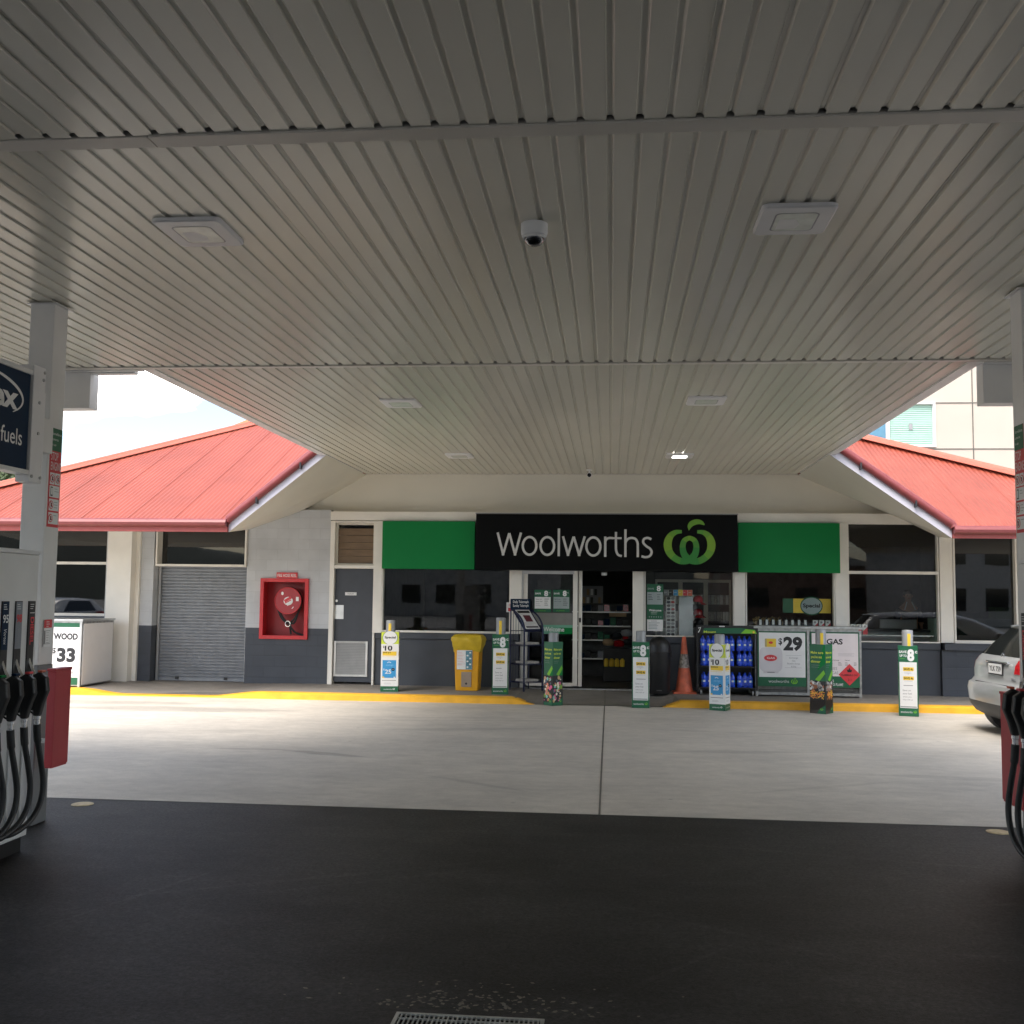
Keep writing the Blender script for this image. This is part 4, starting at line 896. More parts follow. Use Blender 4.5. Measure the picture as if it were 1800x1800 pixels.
for z in (.15,.45,.77):
    mb=MB(); mb.box(-.19,.19,-.18,.18,z,z+.006,'navy_steel'); mb.build('shelf',t)
    mb=MB(); 
    for k in range(3): mb.obox((rd.uniform(-.01,.01),-.02,z+.014+k*.012),((1,rd.uniform(-.05,.05),0),(0,1,0),(0,0,1)),(.30,.26,.010),'paper')
    mb.build('newspaper_stack',t)
mb=MB(); s_=Vector((0,-.36,-.36)).normalized(); n_=Vector((0,-1,1)).normalized()
mb.obox((0,-.01,1.19),((1,0,0),s_,n_),(.38,.50,.016),'navy_steel'); mb.build('display_tray',t)
mb=MB(); o_=Vector((-.15,.16,1.37)); mb.obox(Vector((0,-.01,1.19))+n_*.014,((1,0,0),s_,n_),(.30,.44,.010),'print_white')
D=Dec(mb,Vector((-.15,-.01,1.19))+n_*.0195+s_*.22,(1,0,0),-s_); D.rect(.02,.36,.28,.42,'print_black'); D.rect(.09,.16,.24,.31,mat('print_maroon',(.12,.02,.03))); D.rect(.02,.02,.28,.055,'print_black'); D.lines(.02,.33,.24,1,.02,'print_grey'); D.lines(.02,.14,.26,4,.02,'print_grey'); mb.build('newspaper',t)
mb=MB(); mb.box(-.21,.21,.175,.19,1.36,1.545,'navy'); D=Dec(mb,(-.21,.174,1.36),(1,0,0),(0,0,1)); D.text('Daily Telegraph',.21,.115,.042,'print_white',.34,'c',bold=.02); D.text('Sunday Telegraph',.21,.05,.042,'print_white',.34,'c',bold=.02); mb.build('header_board',t)
# small notice on the post and door closer sensor
t=thing('door_sensor','small silver sensor above the open doorway','sensor',(X_(1062),18.45,Z_(1008)))
mb=MB(); mb.box(-.045,.045,-.03,.03,-.03,.02,'alu'); mb.cyl((0,-.031,-.008),(0,-.036,-.008),.018,'print_white',14); mb.build('housing',t,bev=.01)

# ---------------------------------------------------------------- water rack and packs
t=thing('water_rack','black wheeled display rack holding blue bottled water packs','rack',(1.90,18.02,.09))
mb=MB(); 
for x in (-.48,.48):
    for y in (-.27,.27): mb.box(x-.015,x+.015,y-.015,y+.015,.09,1.10,'black')
for z in (.11,.46): mb.box(-.465,.465,-.265,.265,z,z+.02,'black')
mb.box(-.464,.464,.25,.262,.132,1.09,'black'); mb.build('frame',t)
mb=MB(); mb.box(-.50,.50,-.30,-.287,1.01,1.15,'black'); D=Dec(mb,(-.50,-.3005,1.01),(1,0,0),(0,0,1)); D.poly([(.10,.01),(.97,.01),(.95,.075),(.72,.10),(.12,.09)],'dgreen'); D.poly([(.72,.012),(.98,.012),(.95,.07),(.80,.085)],'lgreen',2); D.text('Mount',.12,.015,.035,'lime',.20,bold=.02,l=3); D.rect(.37,.115,.46,.132,'print_white',2); D.disc(.93,.035,.018,.018,'print_yellow',3); D.ribbon([(.03,.09),(.07,.11),(.05,.05),(.03,.02)],.012,'print_white',2)
mb.build('header_board',t)
for x in (-.42,.42):
    for y in (-.22,.22):
        mb=MB(); mb.cyl((x-.015,y,.045),(x+.015,y,.045),.045,'galv',18); mb.box(x-.02,x+.02,y-.01,y+.01,.046,.095,'black'); mb.build('castor',t)
def pack(lab):
    o=thing('water_pack',lab,'water bottles',(0,0,0),0,'blue water packs on the black rack')
    for i in range(3):
        for j in range(2):
            mb=MB(); mb.lathe([(.040,0),(.043,.01),(.043,.07),(.040,.085),(.043,.10),(.043,.15),(.036,.185),(.018,.215),(.014,.22),(.015,.24),(.012,.243)],((i-1)*.087,(j-.5)*.087,0),'bottle_blue',14)
            mb.build('bottle',o,smooth=True)
    mb=MB()
    for i in range(3):
        for k in range(6):
            a0=R(205+k*21.7);a1=R(205+(k+1)*21.7); c_=(i-1)*.087
            mb.poly([(c_+.0445*math.cos(a0),-.0435+.0445*math.sin(a0),.085),(c_+.0445*math.cos(a1),-.0435+.0445*math.sin(a1),.085),(c_+.0445*math.cos(a1),-.0435+.0445*math.sin(a1),.115),(c_+.0445*math.cos(a0),-.0435+.0445*math.sin(a0),.115)],'print_white' if k in(2,3) else 'print_blue')
    mb.build('label_wrap',o)
    mb=MB(); mb.box(-.128,.128,-.080,.088,.004,.180,'bottle_blue'); mb.build('shrink_wrap',o,bev=.035,seg=3); return o
pk0=pack('x'); first=True
nm_c=['left','middle','right']
for row,(z,yy) in enumerate(((.222,'bottom shelf'),(.572,'lower tier of the upper shelf'),(.82,'top tier'))):
    for k in range(3):
        o=pk0 if first else copy_tree(pk0); first=False
        o.location=(1.90+(k-1)*.295+rd.uniform(-.008,.008)+( .0 if row else .01),17.90+rd.uniform(-.01,.01),z); o.rotation_euler=(0,0,rd.uniform(-.05,.05))
        o['label']='blue water pack, %s, %s of three'%(yy,nm_c[k])

# ---------------------------------------------------------------- gas bottle cage
t=thing('gas_cage','grey steel gas bottle exchange cage with two printed doors','cage',(3.21,17.74,.09))
k=.00161; Wd=1055*k
mb=MB(); hw=Wd/2; HT=1.12
for x in (-hw+.02,hw-.02):
    for y in (.02,.58): mb.box(x-.02,x+.02,y-.02,y+.02,0,HT-.03,'galv')
mb.box(-.02,.02,.001,.039,.04,HT-.03,'galv')
for y in (.02,.58):
    for z in (.03,HT-.05): mb.box(-hw+.041,hw-.041,y-.0185,y+.0185,z,z+.04,'galv')
mb.build('frame',t)
mb=MB(); mb.box(-hw-.03,hw+.03,-.04,.62,HT-.008,HT+.03,'galv'); mb.build('lid',t,bev=.004)
mb=MB(); mb.box(-hw+.03,hw-.03,.03,.57,.06,.075,'galv'); mb.box(-hw+.001,-hw+.006,.041,.559,.07,HT-.05,'galv'); mb.box(hw-.006,hw-.001,.041,.559,.07,HT-.05,'galv'); mb.box(-hw+.04,hw-.04,.585,.595,.07,HT-.05,'galv'); mb.build('panel',t)
for s0,s1 in ((-hw+.05,-.03),(.03,hw-.05)):
    mb=MB(); x=s0
    while x<s1: mb.box(x-.002,x+.002,.006,.010,.06,.24,'galv'); x+=.035
    for i in range(6): mb.box(s0,s1,.011,.014,.065+i*.033,.069+i*.033,'galv')
    mb.build('wire_mesh',t)
def dframe(mb,x0,x1): 
    z0,z1=.17,HT-.055; mb.box(x0,x1,-.012,.0,z0,z1,'dgreen')
    return x0,x1,z0,z1
mb=MB(); x0,x1,z0,z1=dframe(mb,-hw+.035,-.035); D=Dec(mb,(x0,-.0125,z0),(1,0,0),(0,0,1)); w_=x1-x0;h_=z1-z0
D.rect(.02,.15,w_-.015,h_-.02,'print_white'); D.text('woolworths',w_*.22,.06,.05,'print_white',w_*.42,bold=0,l=2); logo(D,w_*.75,.082,.052,'lgreen',2)
bx=w_*.27; gcy=mat('gas_bottle_print',(.66,.64,.66),var=.04)
D.poly([(bx+.185*a,.43+b) for a,b in spline([(-.6,-.20),(-.93,-.15),(-1,-.05),(-1,.10),(-.9,.17),(-.6,.20),(.6,.20),(.9,.17),(1,.10),(1,-.05),(.93,-.15),(.6,-.20)],4)][::-1],gcy,2)
D.ribbon([(bx-.12,.225),(bx+.12,.225)],.022,gcy,2); D.rect(bx-.06,.218,bx+.06,.232,'print_grey',3); D.disc(bx-.005,.46,.105,.052,'print_red',3); D.text('GAS',bx,.445,.03,'print_white',.13,'c',bold=.02,l=4)
D.rect(bx-.095,.64,bx+.085,.775,'print_yellow',3); D.rect(bx-.095,.64,bx-.065,.775,mat('gold_print',(.5,.42,.2)),4); D.disc(bx,.71,.035,.022,'print_red',4)
D.text('$',w_*.43,.685,.10,'print_black',.06,bold=.02,l=2); D.text('29',w_*.53,.60,.20,'print_black',w_*.39,bold=.05,l=2)
D.rect(w_*.58,.505,w_*.90,.508,'print_grey',2); D.rect(w_*.56,.305,w_*.90,.308,'print_grey',2)
for i,s_ in enumerate(('Exchange','Gas','Bottle Swap','8.5kg')): D.text(s_,w_*.74,.455-i*.047,.026,'print_grey',None if i!=2 else w_*.26,'c',l=2)
mb.build('door',t,label='cage door poster with a white gas bottle and twenty nine dollars')
mb=MB(); x0,x1,z0,z1=dframe(mb,.035,hw-.035); D=Dec(mb,(x0,-.0125,z0),(1,0,0),(0,0,1)); w_=x1-x0;h_=z1-z0
D.rect(.02,.18,w_-.02,h_-.02,mat('pinkish_white_print',(.76,.70,.71),var=.05)); D.text('GAS',w_*.33,.70,.085,'print_black',w_*.33,bold=.03,l=2)
D.text('gas bottle prices',w_*.3,.60,.016,'print_grey',w_*.18,l=2); D.lines(w_*.30,.55,w_*.08,2,.04,'print_grey',2,.003); D.lines(w_*.56,.55,w_*.34,3,.018,'print_grey',2,.003)
D.text('Bottle Exchange',w_*.38,.435,.016,'print_black',w_*.2,bold=.01,l=2); D.text('Deposit',w_*.70,.435,.016,'print_black',w_*.1,bold=.01,l=2); 
for a in (.38,.56,.70,.88): D.lines(w_*a,.405,w_*.08,3,.02,'print_black',2,.005)
D.text('EMERGENCIES',w_*.06,.285,.045,'print_grey',w_*.48,bold=.005,l=2); D.text('CALL FOR ELGAS',w_*.04,.215,.045,'print_grey',w_*.52,bold=.005,l=2)
D.text('FLAMMABLE GAS',w_*.05,.085,.042,'print_white',w_*.42,bold=.015,l=2); D.text('NO SMOKING, NO FLAME',w_*.04,.025,.042,'print_white',w_*.62,bold=.015,l=2)
dx,dz_,q=w_*.79,.21,.175; D.poly([(dx-q,dz_),(dx,dz_-q),(dx+q,dz_),(dx,dz_+q)],'print_red',3); D.text('FLAMMABLE GAS',dx,dz_-.02,.030,'print_black',q*1.45,'c',l=4,bold=.01); D.text('2.1',dx,dz_-.10,.036,'print_black',None,'c',l=4); D.poly([(dx-.03,dz_+.04),(dx+.03,dz_+.04),(dx+.045,dz_+.085),(dx+.02,dz_+.075),(dx,dz_+.115),(dx-.02,dz_+.075),(dx-.045,dz_+.085)],'print_black',4)
mb.build('door',t,label='cage door poster headed gas with a red warning diamond')
# wood cage at the left
t=thing('firewood_cage','pale steel cage with a wood price poster beside the white pilaster','cage',(-9.45,16.76,.09))
mb=MB(); x0,x1,yd,ht=-.75,.73,1.12,PY(140,1090,16.76).z-.09
mb.box(x0,x1,.02,yd,0.03,ht-.03,'galv'); o=mb.build('cabinet',t,bev=.004)
mb=MB(); mb.box(x0-.02,x1+.02,-.01,yd+.02,ht-.028,ht+.01,'alu'); mb.build('lid',t,bev=.004)
mb=MB(); mb.box(x1-.035,x1+.004,-.004,.018,0,ht-.03,'alu'); mb.box(x0,x0+.04,-.004,.018,0,ht-.03,'alu'); mb.build('frame',t)
mb=MB(); mb.box(x1+.001,x1+.012,.05,yd-.04,.05,ht-.06,'lamp_body'); mb.build('side_panel',t,bev=.003)
mb=MB(); D=Dec(mb,(x1-.92,.0185,.05),(1,0,0),(0,0,1)); w_=.88; D.rect(0,.0,w_,ht-.10,'dgreen'); D.rect(0,.12,w_-.005,ht-.17,'print_white',2)
D.text('WOOD',w_-.03,ht-.37,.095,'print_black',.42,'r',bold=.045,l=3); D.text('33',w_-.06,ht-.73,.21,'print_black',.32,'r',bold=.05,l=3); D.text('$',w_-.40,ht-.60,.09,'print_black',None,'r',bold=.02,l=3)
D.text('was 35',w_-.34,ht-.80,.02,'print_black',l=3); D.disc(w_-.10,.20,.055,.055,'print_grey',3); D.disc(w_-.10,.20,.049,.049,'print_white',4); D.text('15',w_-.10,.185,.035,'print_black',None,'c',bold=.02,l=5); D.lines(w_-.32,.18,.14,1,.02,'print_grey',3,.003)
mb.build('poster',t)
mb=MB(); D=Dec(mb,(x1-.92,.0187,.035),(1,0,0),(0,0,1)); 
for i in range(26): D.rect(i*.035,0,i*.035+.004,.015,'alu',1)
mb.build('mesh_strip',t)
# ---------------------------------------------------------------- posters and goods at the windows
def flat(name,lab,cat,px0,py0,px1,py1,Y,draw,base='print_white',group=None,th=.004):
    a=PY(px0,py1,Y); b=PY(px1,py0,Y); w_=b.x-a.x; h_=b.z-a.z
    mb=MB(); mb.box(0,w_,0,th,0,h_,base); D=Dec(mb,(0,-.0005,0),(1,0,0),(0,0,1)); draw(D,w_,h_); o=mb.build(name); o.location=(a.x,Y,a.z); props(o,lab,cat,group); TM[o.name]=Matrix.Translation(Vector((a.x,Y,a.z))); return o
slate=mat('window_print_grey',(.34,.40,.40),var=.05)
def d_save(bright):
    def f(D,w,h):
        D.rect(0,0,w,h,'dgreen',1); D.rect(w*.03,h*.16,w*.97,h*.68,'print_white' if bright else slate,2)
        D.text('SAVE',w*.05,h*.80,h*.07,'print_white',w*.34,bold=.03,l=3); D.text('8',w*.58,h*.73,h*.22,'print_white',w*.24,bold=.05,l=3); D.text('c',w*.85,h*.85,h*.07,'print_white',w*.10,l=3)
        D.text('Save on',w*.08,h*.56,h*.05,'print_black',w*.36,l=3); D.text('your fuel',w*.08,h*.46,h*.05,'print_black',w*.4,l=3); D.lines(w*.08,h*.38,w*.36,2,h*.08,'print_grey',3,.004); D.lines(w*.6,h*.6,w*.3,4,h*.09,'print_black',3,.008)
        D.text('woolworths',w*.2,h*.05,h*.05,'lgreen',w*.5,l=3)
    return f
def onglass(*a,**k): return flat(*a,**k)
onglass('save_poster','save 8c poster with black text, left of the pair on the glass door','poster',939,1037,969,1076,18.478,d_save(True),'dgreen')
onglass('save_poster','greyer save 8c poster, right of the pair on the glass door','poster',972,1037,1001.5,1076,18.478,d_save(False),'dgreen')
tg=mat('pale_green_film',(.16,.42,.29),.35,var=.08)
onglass('welcome_strip','translucent green welcome strip across the glass door','sticker',954,1099,1008,1114,18.48,lambda D,w,h:(D.rect(w*.55,0,w,h*.7,'green',1),D.text('Welcome',w*.02,h*.28,h*.5,'print_white',w*.68,bold=.02,l=2)),tg)
onglass('frosted_band','frosted band below the posters on the glass door','sticker',928,1078,1008,1098.5,18.484,lambda D,w,h:None,mat('frosted_film',(.22,.22,.20),.5))
def d_stack(D,w,h):
    D.rect(0,0,w,h,'dgreen',1); D.rect(w*.02,h*.565,w*.98,h*.83,slate,2); D.text('SAVE',w*.05,h*.885,h*.035,slate,w*.38,bold=.02,l=2); D.text('8',w*.6,h*.855,h*.11,'print_white',w*.24,bold=.03,l=2); D.text('c',w*.86,h*.93,h*.03,slate,l=2)
    D.lines(w*.08,h*.78,w*.34,4,h*.035,'print_black',3,.008); D.lines(w*.62,h*.78,w*.25,4,h*.035,'print_black',3,.006)
    D.text('Welcome',w*.12,h*.42,h*.045,'print_white',w*.76,bold=.03,l=2); D.lines(w*.25,h*.395,w*.5,2,h*.03,'print_white',2,.004)
    for i in range(6): D.disc(w*(.15+.14*i),h*.30,w*.03,h*.014,slate,2,8)
    D.rect(w*.02,0,w*.98,h*.245,'print_white',2); D.lines(w*.25,h*.215,w*.5,1,.02,'print_black',3,.005); 
    for i in range(5): D.lines(w*.1,h*.18-i*h*.03,w*.7,1,.02,slate,3,.01)
onglass('notice_stack','column of green and white notices stuck inside the window beside the door','poster',1137,1027,1166,1109,18.475,d_stack,'dgreen')
onglass('post_notice','small white notice behind the newspaper rack','notice',890,1059,900.5,1076,18.395,lambda D,w,h:(D.rect(w*.3,h*.1,w*.9,h*.45,'print_red',1),D.lines(w*.4,h*.85,w*.5,2,.03,'print_red',1,.01)))
cols=['print_grey','print_black','print_blue','print_yellow','print_red','cone']
def d_strip(D,w,h):
    for i,c_ in enumerate(cols): D.rect(w*i/6+.003,.002,w*(i+1)/6-.003,h*.98,c_,1); D.lines(w*i/6+.012,h*.6,w/6-.03,1,.02,'print_white',2,.006)
onglass('label_strip','strip of coloured brand tiles above the sunglasses','sign',1167,1037,1217,1047,18.70,d_strip)
t=thing('sunglasses_stand','white display stand of sunglasses behind the window','display stand',(PY(1179,1118,18.8).x,18.9,.1))
a=PY(1171,1118,18.8);b=PY(1187.5,1049,18.8); x=t.location.x; hw_=(b.x-a.x)/2
mb=MB(); mb.box(-hw_,hw_,-.1,-.08,a.z-.1,b.z-.1,'print_white'); mb.box(-.03,.03,-.079,-.04,0,b.z-.2,'print_grey'); mb.box(-.15,.15,-.15,.1,0,.02,'black'); mb.build('stand',t)
n_=11
for i in range(n_):
    z=a.z-.1+(b.z-a.z)*(i+.5)/n_
    for s_ in (-1,1):
        mb=MB(); mb.lathe([(.028,-.004),(.030,0),(.028,.004)],(0,0,0),['black','print_grey','navy','tail'][(i*2+(s_>0))%4 if i>6 else (i%2)],10)
        for v in mb.v: v.x,v.y,v.z=v.x*1.1,v.z,v.y*.8
        for v in mb.v: v+=Vector((s_*.037,-.112,z))
        mb.build('lens',t)
mb=MB(); hw2=.12; t2=thing('white_display_board','plain white tall board behind the window left of the red cap','display board',(PY(1206,1118,18.8).x,18.85,.1)); a=PY(1195,1118.5,18.8);b=PY(1217,1049,18.8)
mb.box(-hw2,hw2,-.04,-.02,a.z-.1,b.z-.1,mat('board_white',(.62,.65,.68),.4)); mb.build('board',t2); mb=MB(); mb.box(-.02,.02,-.019,.01,0,b.z-.2,'print_grey'); mb.box(-.15,.15,-.1,.1,0,.02,'black'); mb.build('stand',t2)
# red cap and dark clothes on a hook stand
c=PY(1227,1056,19.1); t=thing('cap_stand','red baseball cap hanging above dark caps inside the window','caps',(c.x,19.1,.1))
mb=MB(); mb.tube([(0,.05,0),(0,.05,c.z)],.012,'black'); mb.box(-.12,.12,-.05,.15,0,.02,'black'); mb.build('stand',t)
def capm(z,m,rot):
    mb=MB(); mb.lathe([(.085,-.02),(.088,.02),(.075,.06),(.045,.085),(.005,.095)],(0,0,z),m,18); mb.build('cap',t,smooth=True)
    mb=MB(); mb.add([Vector((.0+q*math.cos(aa),q*math.sin(aa)*.9,z-.02-.05*(q>.1)))for aa in [rot+R(-50+20*i) for i in range(6)] for q in(.082,.16)],[(2*i,2*i+1,2*i+3,2*i+2) for i in range(5)],m); mb.build('cap_brim',t)
capm(c.z-.1,'print_red',R(-20)); capm(c.z-.33,'tail',R(-70)); capm(c.z-.50,'black',R(-70)); capm(c.z-.65,'black',R(-40))
# refrigerators at the back of the shop
t=thing('drinks_fridge','glass fronted drinks fridge with three cream framed doors at the back','fridge',(PY(1220,1060,22.5).x,22.6,.1))
a=PY(1152,1018,22.5); b=PY(1286,1018,22.5); cxx=t.location.x; l0=a.x-cxx; l1=b.x-cxx; HT2=a.z-.1
mb=MB(); mb.box(l0,l1,.02,.7,0,HT2+.2,'black'); mb.build('cabinet',t)
for i in range(3):
    u0=l0+(l1-l0)*i/3; u1=l0+(l1-l0)*(i+1)/3
    mb=MB(); f=.045
    mb.box(u0,u0+f,-.03,0,.15,HT2,'cream_paint'); mb.box(u1-f,u1,-.03,0,.15,HT2,'cream_paint'); mb.box(u0+f,u1-f,-.03,0,HT2-.06,HT2,'cream_paint'); mb.box(u0+f,u1-f,-.03,0,.15,.21,'cream_paint'); mb.build('door',t)
    for z in (.4,.75,1.1,1.45):
        mb=MB(); 
        for j in range(7):
            xx=u0+.08+j*(u1-u0-.16)/6; mb.cyl((xx,.0,z),(xx,.0,z+.2),.03,random.choice(['print_white','print_grey','galv','paper']),8)
        mb.build('bottle_row',t)
# shelves inside the doorway
t=thing('snack_shelf','dark shelf unit with metal edges inside the open doorway','shelf',(PY(1060,1100,21.5).x,21.5,.1))
mb=MB(); mb.box(-.62,.55,.03,.5,0,1.45,'int_wall'); mb.build('cabinet',t)
for z in (.35,.72,1.0,1.28):
    mb=MB(); mb.box(-.62,.55,-.25,.03,z,z+.012,'galv'); mb.box(-.62,.55,-.262,-.25,z-.012,z+.012,'alu'); s_=mb.build('shelf_board',t); TM[s_.name]=TM[t.name]
    mb=MB()
    for j in range(9): mb.box(-.6+j*.125,-.6+j*.125+.105,-.2,0,z+.013,z+.013+random.uniform(.09,.16),random.choice(['tail','black','print_grey','cardboard','black','navy','int_wall','dgreen']))
    mb.build('snack_packets',t)
mb=MB(); mb.box(0,.34,0,.25,0,.13,'cardboard'); o=mb.build('cardboard_box',bev=.004); p=PY(1071,1084,21.3); o.location=(p.x,21.3,p.z); props(o,'small cardboard box on top of the shelf inside the doorway','box')
t=thing('goods_basket','dark basket of bagged goods just inside the doorway','basket',(PY(1088,1160,20.3).x,20.3,.1))
mb=MB(); mb.box(-.3,.3,-.2,.2,.0,.62,'black'); mb.build('stand',t,bev=.01)
for i in range(4): mb=MB(); mb.lathe([(.04,0),(.045,.02),(.045,.12),(.02,.15)],(-.24+.1*i,-.24,.28),'print_yellow',10); mb.build('jar',t)
for i,(x,z,m_) in enumerate(((-.2,.72,'cardboard'),(.0,.70,'tail'),(.18,.72,'black'),(-.05,.84,'black'),(.14,.9,'print_grey'))):
    mb=MB(); mb.lathe([(.02,-.06),(.09,-.05),(.12,0),(.09,.06),(.02,.075)],(x,-.05,z),m_,12,1,.7); mb.build('bag',t,smooth=True)
def wallboard(D,w,h):
    for i in range(10): D.rect(w*(.06+.18*(i%5)),h*(.55-.4*(i//5)),w*(.18+.18*(i%5)),h*(.85-.4*(i//5)),['print_grey','cardboard','print_white','int_wall'][i%4],1)
flat('pin_board','pale board of notices on the wall inside the doorway','board',1022,1030,1060,1066,23.5,wallboard,'print_grey')
# special sign in the window
def d_special(D,w,h):
    D.rect(w*.22,0,w,h,'print_yellow',1); D.rect(0,0,w*.22,h,'dgreen',1); D.disc(w*.60,h*.5,w*.235,h*.66,'dgreen',2); D.rect(0,-.001,w,-.0005,'dgreen',1)
    D.disc(w*.60,h*.5,w*.215,h*.58,slate,3); D.text('Special',w*.60,h*.40,h*.26,'print_black',w*.36,'c',bold=.03,l=4)
flat('special_sign','yellow and white special sign behind the right window','sign',1376,1053,1460,1077,18.62,d_special,'print_yellow')
# bottles on the window ledge
led=MB(); led.box(X_(1320),X_(1464),18.51,18.9,Z_(1104),Z_(1102),'galv'); 
o=led.build('display_ledge'); props(o,'grey ledge behind the window carrying a row of bottles','shelf')
led=MB(); led.box(X_(1491),X_(1640),18.51,19.0,Z_(1110),Z_(1108),'galv'); o=led.build('display_ledge'); props(o,'grey ledge behind the far right window beside the counter','shelf')
pb=thing('oil_bottle','x','bottle',(0,0,0),0,'dark oil bottles with white labels on the window ledge')
mb=MB(); mb.lathe([(.042,0),(.045,.01),(.045,.13),(.035,.155),(.016,.17),(.016,.20)],(0,0,0),'black',14,1,.7); mb.build('bottle_body',pb,smooth=True)
mb=MB(); mb.box(-.018,.022,-.036,-.032,.01,.17,'print_white'); mb.build('bottle_label',pb)
for i in range(8):
    o=pb if i==0 else copy_tree(pb); p=PY(1336+i*11.3,1098,18.57); o.location=(p.x,18.57,Z_(1102)+.001); o['label']='dark oil bottle on the ledge, number %s from the left of the eight'%['one','two','three','four','five','six','seven','eight'][i]
pc=thing('coolant_carton','x','carton',(0,0,0),0,'red and white cartons on the window ledges')
mb=MB(); mb.box(-.04,.04,-.03,.03,0,.17,'print_white'); mb.build('carton_body',pc)
mb=MB(); D=Dec(mb,(-.04,-.0305,0),(1,0,0),(0,0,1)); D.poly([(0,0),(.08,0),(.08,.13),(0,.05)],'print_red'); D.rect(.015,.12,.05,.155,'print_grey'); mb.build('carton_print',pc)
for i,px in enumerate((1433,1444,1455,1499,1509,1520)):
    o=pc if i==0 else copy_tree(pc); p=PY(px,1098,18.57); zz=Z_(1102) if px<1480 else Z_(1108); o.location=(p.x,18.57,zz+.001)
    o['label']='red and white carton on the ledge %s, %s of three'%(('just left of the white post' if i<3 else 'just right of the white post'),['left','middle','right'][i%3])
t=thing('snack_basket','basket heaped with gold wrapped snacks behind the oil bottles','basket',(PY(1352,1090,19.2).x,19.2,.1))
mb=MB(); mb.box(-.25,.25,-.15,.15,0,1.08,'int_wall'); mb.build('stand',t)
gold=mat('gold_wrapper',(.42,.30,.12),.35,.3,var=.5,scale=30)
mb=MB()
for i in range(70): c_=Vector((random.uniform(-.24,.24),random.uniform(-.14,.14),1.1+random.uniform(0,.13))); u=Vector((random.gauss(0,1),random.gauss(0,1),random.gauss(0,.5))).normalized(); mb.obox(c_,(u,u.orthogonal(),u.cross(u.orthogonal())),(.09,.05,.02),gold)
props(mb.build('snack_heap',t),kind='stuff')
# counter, till, cashier
t=thing('service_counter','pale service counter with till behind the right window','counter',(PY(1590,1100,20.0).x,20.0,.1))
mb=MB(); mb.box(-.9,.9,-.3,.35,0,1.02,mat('counter_grey',(.34,.35,.35),.35)); mb.box(-1.0,1.6,-.36,.40,1.021,1.06,'print_black'); mb.build('counter_top',t)
mb=MB(); mb.box(-.5,.15,-.25,-.2,1.07,1.24,'print_grey'); mb.box(-.25,-.1,-.2,-.05,1.065,1.1,'black'); mb.build('till_screen',t,bev=.01)
mb=MB(); mb.box(.35,.75,-.2,.1,1.062,1.16,'black'); mb.build('till',t,bev=.015)
hp=PY(1596,1047,20.9)
t=thing('person','cashier with short dark hair and dark shirt with pale collar piping behind the counter','person',(hp.x,20.9,.1))
def skinned(name,verts,edges,rad,m,parent,root=0):
    me=bpy.data.meshes.new(name); me.from_pydata(verts,edges,[]); me.materials.append(M[m]); o=bpy.data.objects.new(name,me); C.objects.link(o); o.parent=parent
    sk=o.modifiers.new('skin','SKIN')
    for i,r_ in enumerate(rad): me.skin_vertices[0].data[i].radius=(r_ if isinstance(r_,tuple) else (r_,r_))
    me.skin_vertices[0].data[root].use_root=True
    sb=o.modifiers.new('sub','SUBSURF'); sb.levels=2; sb.render_levels=2
    for p in me.polygons: p.use_smooth=True
    sk.use_smooth_shade=True; return o
H=hp.z-.1-.0
V=[(0,0,.98),(0,0,1.2),(0,0,1.40),(0,.0,H-.115),(0,-.015,H-.07),(0,-.01,H),(0,0,H+.07),
   (-.17,0,1.38),(-.25,-.02,1.1),(-.22,-.2,.98),(-.2,-.28,.97),(.17,0,1.38),(.25,-.02,1.1),(.22,-.2,.98),(.2,-.28,.97),
   (-.1,0,.9),(-.1,0,.48),(-.1,.02,.08),(-.1,-.12,.04),(.1,0,.9),(.1,0,.48),(.1,.02,.08),(.1,-.12,.04)]
E_=[(0,1),(1,2),(2,3),(3,4),(4,5),(5,6),(2,7),(7,8),(8,9),(9,10),(2,11),(11,12),(12,13),(13,14),(0,15),(15,16),(16,17),(17,18),(0,19),(19,20),(20,21),(21,22)]
Rr=[.14,.14,.12,.052,.062,.082,.066,.065,.045,.035,.03,.065,.045,.035,.03,.085,.06,.042,.035,.085,.06,.042,.035]
skinned('body',V,E_,Rr,'skin',t)
sv=[(0,0,.92),(0,0,1.2),(0,0,1.41),(-.17,0,1.39),(-.245,-.02,1.15),(.17,0,1.39),(.245,-.02,1.15)]
skinned('shirt',sv,[(0,1),(1,2),(2,3),(3,4),(2,5),(5,6)],[.165,.16,.13,.082,.062,.082,.062],'shirt',t)
mb=MB(); 
for s_ in (-1,1): mb.tube([(s_*.045,-.085,H-.12),(s_*.075,-.12,H-.20),(s_*.10,-.13,H-.27)],.009,'print_white',6)
mb.build('collar_piping',t)
mb=MB(); mb.lathe([(.078,-.01),(.086,.03),(.080,.075),(.055,.105),(.005,.118)],(0,.014,H),'hair',20); mb.build('hair',t,smooth=True)
mb=MB()
for s_ in (-1,1): mb.lathe([(.002,-.011),(.011,-.004),(.011,.004),(.002,.011)],(s_*.03,-.078,H+.0),'print_black',10); mb.lathe([(.002,-.02),(.012,-.008),(.012,.01),(.002,.02)],(s_*.082,0,H-.01),'skin',10)
mb.build('eyes_and_ears',t)
mb=MB(); mb.prism([(-.012,-.075,H-.03),(.012,-.075,H-.03),(.005,-.08,H+.005),(-.005,-.08,H+.005)],(0,-.018,-.002),'skin'); mb.build('nose',t)
mb=MB(); mb.box(-.024,.024,-.078,-.070,H-.055,H-.047,'tail'); mb.build('mouth',t)
